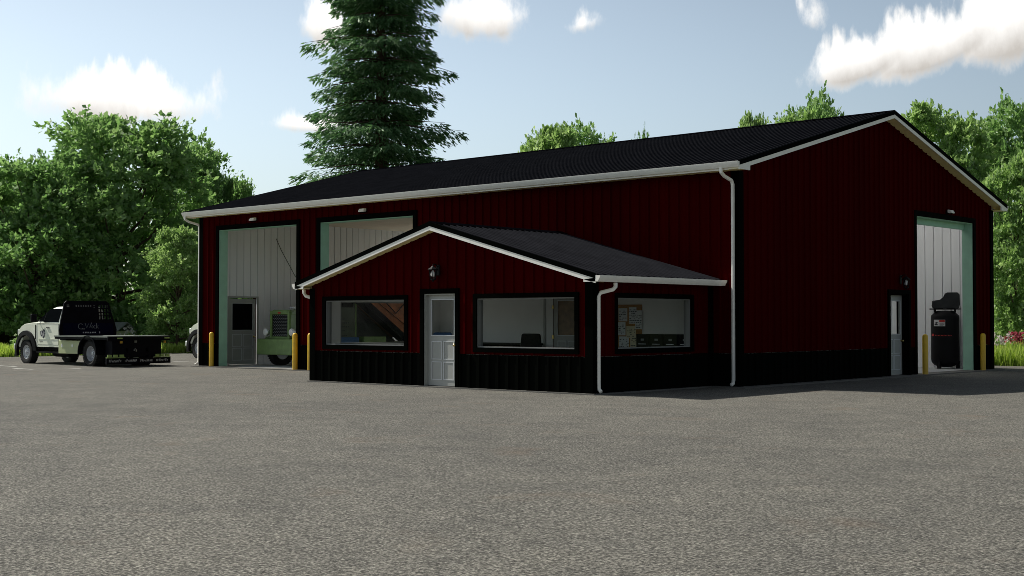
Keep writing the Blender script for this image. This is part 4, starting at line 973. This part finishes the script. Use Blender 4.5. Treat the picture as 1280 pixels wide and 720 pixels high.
def crown_mesh(name, seed, H, Rr, nl, ns, per, ln, wd, low=.06, mat_='leaf', top=.5):
    rg = np.random.default_rng(seed); Bs = []; Ds = []; Ls = []
    # lobes: irregular ellipsoid arrangement, denser outward
    cs = []; 
    for k in range(nl):
        h = low + (1-low)*((k+.5)/nl)**.9
        prof = math.sin(math.pi*min(1, max(0, (h-low+.12)/(1.22-low)))**.80)**.60     # silhouette of the crown
        a = k*2.399 + rg.normal(0,.3); rad = Rr*prof*rg.uniform(.40,.80)
        lr = Rr*rg.uniform(.18,.46)*(.6+.5*prof)
        cs.append((np.array([math.cos(a)*rad, math.sin(a)*rad, H*h*.93]), lr))
    for c, lr in cs:
        u = unit(rg.normal(0,1,(ns,3))); u[:,2] = np.abs(u[:,2])*.9 - .25*rg.random(ns); u = unit(u)
        out = np.array([c[0], c[1], 0.]); out = out/max(np.linalg.norm(out), .3)
        dv = unit(u + .45*out + np.array([0,0,.30]) + rg.normal(0,.22,(ns,3)))
        r_ = lr*rg.uniform(.35, 1.0, ns)[:,None]
        Bs.append(c + u*r_*np.array([1,1,.8])); Ds.append(dv); Ls.append(np.where(rg.random(ns) < .12, 1.7, 1.)*rg.uniform(.35,1.0,ns)*(.55+.1*Rr))
    B0 = np.concatenate(Bs); Dv = np.concatenate(Ds); L0 = np.concatenate(Ls)
    keep = B0[:,2] > .15; B0, Dv, L0 = B0[keep], Dv[keep], L0[keep]
    V = sprays_to_leaves(B0, Dv, L0, per, ln, wd, rg)
    V[:,2] = np.maximum(V[:,2], .02)
    F = np.arange(len(V)).reshape(-1,4)
    return mesh_np(name, V, F, M[mat_]), cs
def trunk_mesh(cs, H, r0, seed):
    rg = random.Random(seed); m = MB(); zt = H*.8
    pts = [(rg.uniform(-.1,.1)*i, rg.uniform(-.1,.1)*i, zt*i/6) for i in range(7)]; pts[0] = (0,0,-.1)
    m.tube(pts, [r0*1.35]+[r0*(1-.14*i) for i in range(1,7)], 9)
    for c, lr in cs:
        z0 = min(zt*.95, max(.6, c[2]*.62)); k = z0/zt*6; i = min(5, int(k)); f = k-i
        p0 = Vector(pts[i]).lerp(Vector(pts[i+1]), f); p1 = Vector(c); mid = p0.lerp(p1, .5)+Vector((0,0,-.12*(p1-p0).length))
        m.tube([p0, mid, p1], [r0*.38, r0*.25, r0*.08], 6)
    me = bpy.data.meshes.new('trunk'); me.from_pydata(m.v, [], m.f); me.shade_smooth(); me.materials.append(M['bark']); return me
PROTO = []
for i, (nl, Rr, mt) in enumerate([(26,4.9,'leaf'),(24,4.4,'leaf'),(24,4.2,'leaf_light'),(22,4.6,'leaf_light')]):
    cm_, cs = crown_mesh('crown', 100+i, 12., Rr, nl, 74, 22, .27, .15, mat_=mt)
    PROTO.append((cm_, trunk_mesh(cs, 12., .24, i)))
def tree(name, x, y, h, rad, proto, rz, label, cat='tree', group=None):
    t = thing(name, label, cat, (x, y, GZ-.01), rz, group)
    cm_, tm = PROTO[proto]; rp = (4.9,4.4,4.2,4.6)[proto]
    for nm, me in (('crown', cm_), ('trunk', tm)):
        o = bpy.data.objects.new(nm, me); COL.objects.link(o); o.parent = t; o.scale = (rad/rp, rad/rp, h/12.)
    return t
tree('leafy_tree', -49.58, 13.78, 13.36, 5.84, 0, 0.00, 'broad dark-leaved tree, the tallest of the left group, behind the flatbed truck')
tree('leafy_tree', -49.31, 8.66, 10.40, 4.23, 1, 2.40, 'bushy tree left of the tallest one, behind the truck cab')
tree('leafy_tree', -54.59, 6.62, 9.54, 4.22, 0, 4.80, 'dense tree cut by the left edge of the picture')
tree('leafy_tree', -65.00, 14.75, 11.47, 5.49, 1, 0.92, 'further tree showing between the two leftmost crowns')
tree('leafy_tree', -54.29, 21.63, 12.88, 3.68, 1, 3.32, 'tall tree to the right of the tallest left one')
tree('leafy_tree', -50.66, 22.19, 10.51, 2.39, 0, 5.72, 'lower tree whose crown ends the left group toward the spruce')
tree('leafy_tree', -40.28, 11.35, 6.40, 1.87, 2, 1.84, 'small bright-leaved tree beside the left corner of the workshop')
tree('leafy_tree', -10.69, 36.43, 12.59, 3.41, 3, 4.24, 'tall light green tree rising behind the gable peak')
tree('leafy_tree', -10.60, 44.55, 13.02, 3.50, 1, 0.36, 'dark green tree right of the gable peak, behind the bright one')
tree('leafy_tree', -4.53, 29.86, 8.91, 2.08, 2, 2.76, 'bright yellow-green tree above the rear gutter of the workshop')
tree('leafy_tree', -4.97, 38.85, 11.37, 2.72, 3, 5.16, 'tree cut by the right edge of the picture')
tree('leafy_tree', -6.81, 31.85, 5.29, 1.46, 1, 1.28, 'low dark tree beyond the rear corner of the workshop')
tree('leafy_tree', -29.34, 27.82, 12.41, 2.71, 2, 3.68, 'narrow treetop showing over the roof just right of the spruce')
tree('leafy_tree', -29.57, 31.64, 12.26, 2.83, 1, 6.08, 'dark treetop low over the roof ridge right of the narrow one')
tree('leafy_tree', -29.28, 35.92, 12.26, 1.20, 1, 2.20, 'tip of a tree barely showing over the middle of the ridge')
tree('leafy_tree', -21.05, 35.23, 13.06, 1.49, 2, 4.60, 'slim treetop pointing over the right part of the ridge')
tree('leafy_tree', -21.58, 40.11, 13.75, 2.96, 3, 0.72, 'light green treetop over the ridge left of the gable peak')
tree('leafy_tree', -22.45, 44.70, 14.92, 2.92, 1, 3.12, 'dark pointed treetop nearest the gable peak on its left')

# ------------------------------------------------------------------ spruce
def spruce_mesh(H, R0, seed):
    rg = np.random.default_rng(seed); rr_ = random.Random(seed); VV = []; m = MB()
    m.tube([(0,0,-.1),(.03,.02,H*.3),(-.02,.04,H*.65),(0,0,H)], [.42,.31,.17,.03], 10)
    z = .9; P_, D_, N_ = [], [], []
    while z < H-.3:
        f = z/H; Lmax = R0*(1-f)**.86*(1 if z > 3 else .85)+.12
        nb = 14 if f < .7 else 8; a0 = rr_.uniform(0, 6.28)
        wh = rr_.uniform(.80, 1.10)
        for k in range(nb):
            a = a0 + 2*math.pi*k/nb + rr_.uniform(-.28,.28); Lb = Lmax*rr_.uniform(.58,1.06)*wh; zb = z + rr_.uniform(-.16,.16)
            dx, dy = math.cos(a), math.sin(a); dr = rr_.uniform(.12,.26)
            bp = lambda t: np.array([dx*Lb*t, dy*Lb*t, zb + Lb*(.10*t - (dr+.26)*t*t + .20*t**3)])
            m.tube([tuple(bp(t)) for t in (0,.35,.7,1.)], [.05*(1-f)+.015,.035*(1-f)+.01,.02,.006], 5)
            n = (int(400*Lb/R0)+90) if f < .6 else 90
            t = rg.random(n)**.75*.96+.04
            side = rg.choice([-1.,1.], n); s = np.array([-dy, dx, 0.])
            pts = np.stack([bp(q) for q in t])
            wdt = (.12+.34*np.sin(np.pi*np.clip(t*.9+.08,0,1)))*Lb*.85
            off = rg.random(n)*wdt
            pts = pts + s*(side*off)[:,None]; pts[:,2] -= off*.42 + rg.random(n)**1.3*.55*(.25+.75*np.sin(np.pi*t**.8))
            d = np.array([dx,dy,0.])*rg.uniform(.4,1.0,n)[:,None] + s*(side*rg.uniform(.2,.9,n))[:,None] + np.array([0,0,-1.])*rg.uniform(.1,.95,n)[:,None]
            P_.append(pts); D_.append(d); N_.append(rg.normal(0,.6,(n,3))+np.array([0,0,1.]))
        n = 260; ra = rg.uniform(0,6.28,n); q = rg.random(n)**.7*min(1.9, Lmax*.5)
        P_.append(np.stack([np.cos(ra)*q, np.sin(ra)*q, z+rg.uniform(-.6,.4,n)], 1)); D_.append(np.stack([np.cos(ra), np.sin(ra), rg.uniform(-1,.1,n)], 1)); N_.append(rg.normal(0,.6,(n,3))+np.array([0,0,1.]))
        z += .95 + .22*rr_.random() if f < .6 else 1.1
    P_, D_, N_ = np.concatenate(P_), np.concatenate(D_), np.concatenate(N_); n = len(P_)
    V = leaves(P_, D_, N_, rg.uniform(.16,.46,n), rg.uniform(.06,.13,n))
    F = np.arange(len(V)).reshape(-1,4)
    me = bpy.data.meshes.new('trunk'); me.from_pydata(m.v, [], m.f); me.shade_smooth(); me.materials.append(M['bark'])
    return mesh_np('crown', V, F, M['needle']), me
t = thing('spruce_tree', 'tall dark spruce with layered drooping boughs rising behind the workshop roof', 'tree', (-31.8, 17.5, GZ-.01), .4)
for nm, me in zip(('crown', 'trunk'), spruce_mesh(32., 6.6, 4)):
    o = bpy.data.objects.new(nm, me); COL.objects.link(o); o.parent = t

# ------------------------------------------------------------------ distant woods, grass, flowers
def woods(name, pts, h, label):
    """far trees that read as one mass: lumpy wall of leaf sprays"""
    rg = np.random.default_rng(len(pts)); Bs = []
    for (xa, ya), (xb, yb) in zip(pts, pts[1:]):
        n = int(math.hypot(xb-xa, yb-ya)*26); t = rg.random(n); q = rg.random(n)
        x = xa+(xb-xa)*t; y = ya+(yb-ya)*t
        hh = h*(.72+.22*np.sin(x*.31+y*.27)+.16*np.sin(x*.83-y*.71+1))
        dep = rg.normal(0, 1.6, n); z = hh*q**.8
        Bs.append(np.stack([x+dep, y+rg.normal(0,1.6,n), z], 1))
    B0 = np.concatenate(Bs); n = len(B0)
    dv = rg.normal(0,1,(n,3))+np.array([0,0,.4])
    V = sprays_to_leaves(B0, dv, rg.uniform(.9,1.7,n), 12, .55, .36, rg); V[:,2] = np.maximum(V[:,2], .0)
    o = bpy.data.objects.new(name, mesh_np(name, V, np.arange(len(V)).reshape(-1,4), M['leaf'])); COL.objects.link(o)
    tag(o, label, 'woods', kind='stuff')
woods('treeline', [(-62,-30),(-66,0),(-66,30),(-52,52),(-30,60),(-8,64),(12,62)], 7.5, 'dark distant woods closing the view behind the nearer trees')

def grass(name, rects, n, h, label):
    rg = np.random.default_rng(5); A = np.array([(x1-x0)*(y1-y0) for x0,x1,y0,y1 in rects]); ks = rg.choice(len(rects), n, p=A/A.sum())
    Rc = np.array(rects)[ks]; x = Rc[:,0]+(Rc[:,1]-Rc[:,0])*rg.random(n); y = Rc[:,2]+(Rc[:,3]-Rc[:,2])*rg.random(n)
    hh = h*rg.uniform(.45,1.1,n)*(1+.25*np.sin(x*1.7+y*.9)*np.sin(y*1.3)); a = rg.random(n)*6.283; w_ = rg.uniform(.012,.03,n); ln = rg.normal(0,.22,(n,2))
    P = np.stack([x,y,np.full(n,-.05)],1); S = np.stack([np.cos(a),np.sin(a),0*a],1)*w_[:,None]; T = P+np.stack([ln[:,0]*hh,ln[:,1]*hh,hh],1); Mi = (P+T)/2; Mi[:,2] = -.05+hh*.58
    V = np.stack([P-S,P+S,Mi+S*.8,T,T,Mi-S*.8],1)
    V = np.stack([P-S,P+S,Mi+S*.85,Mi-S*.85, ],1).reshape(-1,3); V2 = np.stack([Mi-S*.85,Mi+S*.85,T+S*.12,T-S*.12],1).reshape(-1,3)
    V = np.concatenate([V,V2]); o = bpy.data.objects.new(name, mesh_np(name, V, np.arange(len(V)).reshape(-1,4), M['grass_blade'])); COL.objects.link(o)
    tag(o, label, 'grass', kind='stuff')
grass('grass', [(-41.5,-38.55,-9,17)], 30000, .55, 'tall yellow-green grass along the left edge of the asphalt')
grass('grass', [(-6,9,19.4,23.2)], 26000, .66, 'tall yellow-green grass beyond the right corner of the workshop')

def bush(name, x, y, h, rad, leafm, flower, seed, label, group=None, fn=130):
    t = thing(name, label, 'flowering plant' if flower else 'shrub', (x, y, GZ-.02), 0, group); rg = np.random.default_rng(seed)
    n = 150; u = unit(rg.normal(0,1,(n,3))); u[:,2] = np.abs(u[:,2]); B0 = u*np.array([rad,rad,h*.8])*rg.uniform(.1,.85,n)[:,None]
    V = sprays_to_leaves(B0, u+np.array([0,0,.6]), rg.uniform(.2,.45,n)*(.5+h*.35), 16, .16, .085, rg); V[:,2] = np.maximum(V[:,2], 0)
    o = bpy.data.objects.new('foliage', mesh_np('foliage', V, np.arange(len(V)).reshape(-1,4), M[leafm])); COL.objects.link(o); o.parent = t
    if flower:
        n = fn; u = unit(rg.normal(0,1,(n,3))); u[:,2] = np.abs(u[:,2])*1.1+.15; B0 = u*np.array([rad,rad,h])*rg.uniform(.8,1.05,n)[:,None]
        V = sprays_to_leaves(B0, rg.normal(0,1,(n,3)), np.full(n,.08), 6, .10, .085, rg, 0)
        o = bpy.data.objects.new('blossom', mesh_np('blossom', V, np.arange(len(V)).reshape(-1,4), M[flower])); COL.objects.link(o); o.parent = t
    m = MB(); 
    for k in range(4): a = k*1.57; m.tube([(0,0,-.05),(math.cos(a)*rad*.5,math.sin(a)*rad*.5,h*.6)], [.02,.008], 5)
    m.build('stem', M['bark'], t)
for k, (x, y, h, rad, fl, lab) in enumerate([
    (-4.6,24.1,.95,.75,'flower_red','red flowering bush right beside the rear corner of the workshop'),
    (-3.3,24.6,.9,.7,'flower_white','white flowering bush between two red ones at the far right'),
    (-2.2,23.9,1.0,.8,'flower_red','broad red flowering bush at the right edge behind the grass'),
    (-.9,24.3,.9,.7,'flower_red','red flowering bush furthest right in the row'),
    (-5.7,24.6,.9,.7,'flower_white','pale flowering bush peeping out at the rear corner of the workshop')]):
    bush('flower_bush', x, y, h, rad, 'leaf', fl, 40+k, lab, 'flowering bushes beyond the right corner')
bush('flower_bush', -42.4, 1.7, .62, .55, 'leaf', 'flower_yellow', 60, 'low bush of yellow flowers in front of the flatbed truck nose', None)
bush('flower_bush', -43.6, .5, .95, .8, 'leaf', 'flower_white', 61, 'pale flowering bush at the far left edge of the yard', None, 200)
bush('flower_bush', -44.0, 2.6, .8, .8, 'leaf', 'flower_white', 62, 'white flowering bush between the far left edge and the truck nose', None, 200)
for k, (x, y, h, rad, lab) in enumerate([(-42.8,12.6,1.3,.9,'low rounded shrub left of the white truck behind the building'),(-43.2,10.3,1.1,.8,'low shrub between the flatbed truck deck and the building'),(-43.3,7.4,1.2,1.,'low shrub behind the flatbed truck deck'),(-43.4,5.0,1.,.9,'low shrub behind the flatbed truck cab')]):
    bush('shrub', x, y, h, rad, 'leaf_light', 'flower_white' if k in (1,2) else None, 70+k, lab, None, 30)
# small far shed glimpsed between the trees
t = thing('garden_shed', 'small pale shed with a grey roof glimpsed above the truck deck', 'shed', (-46.2, 11.2, GZ), R(20))
t.scale = (.75, .75, .85)
m = MB(); m.box(-1.2,1.2,-.9,.9,0,1.25); m.build('wall', M['cream_wall'], t)
m = MB(); m.prism([(-1.1,1.22),(0,1.72),(1.1,1.22),(1.1,1.28),(0,1.80),(-1.1,1.28)], 0, -1.4, 1.4); m.build('roof', M['grey_roof'], t)
m = MB(); m.box(-.35,.35,-.93,-.901,.02,1.1); m.build('door', M['door_white'], t)
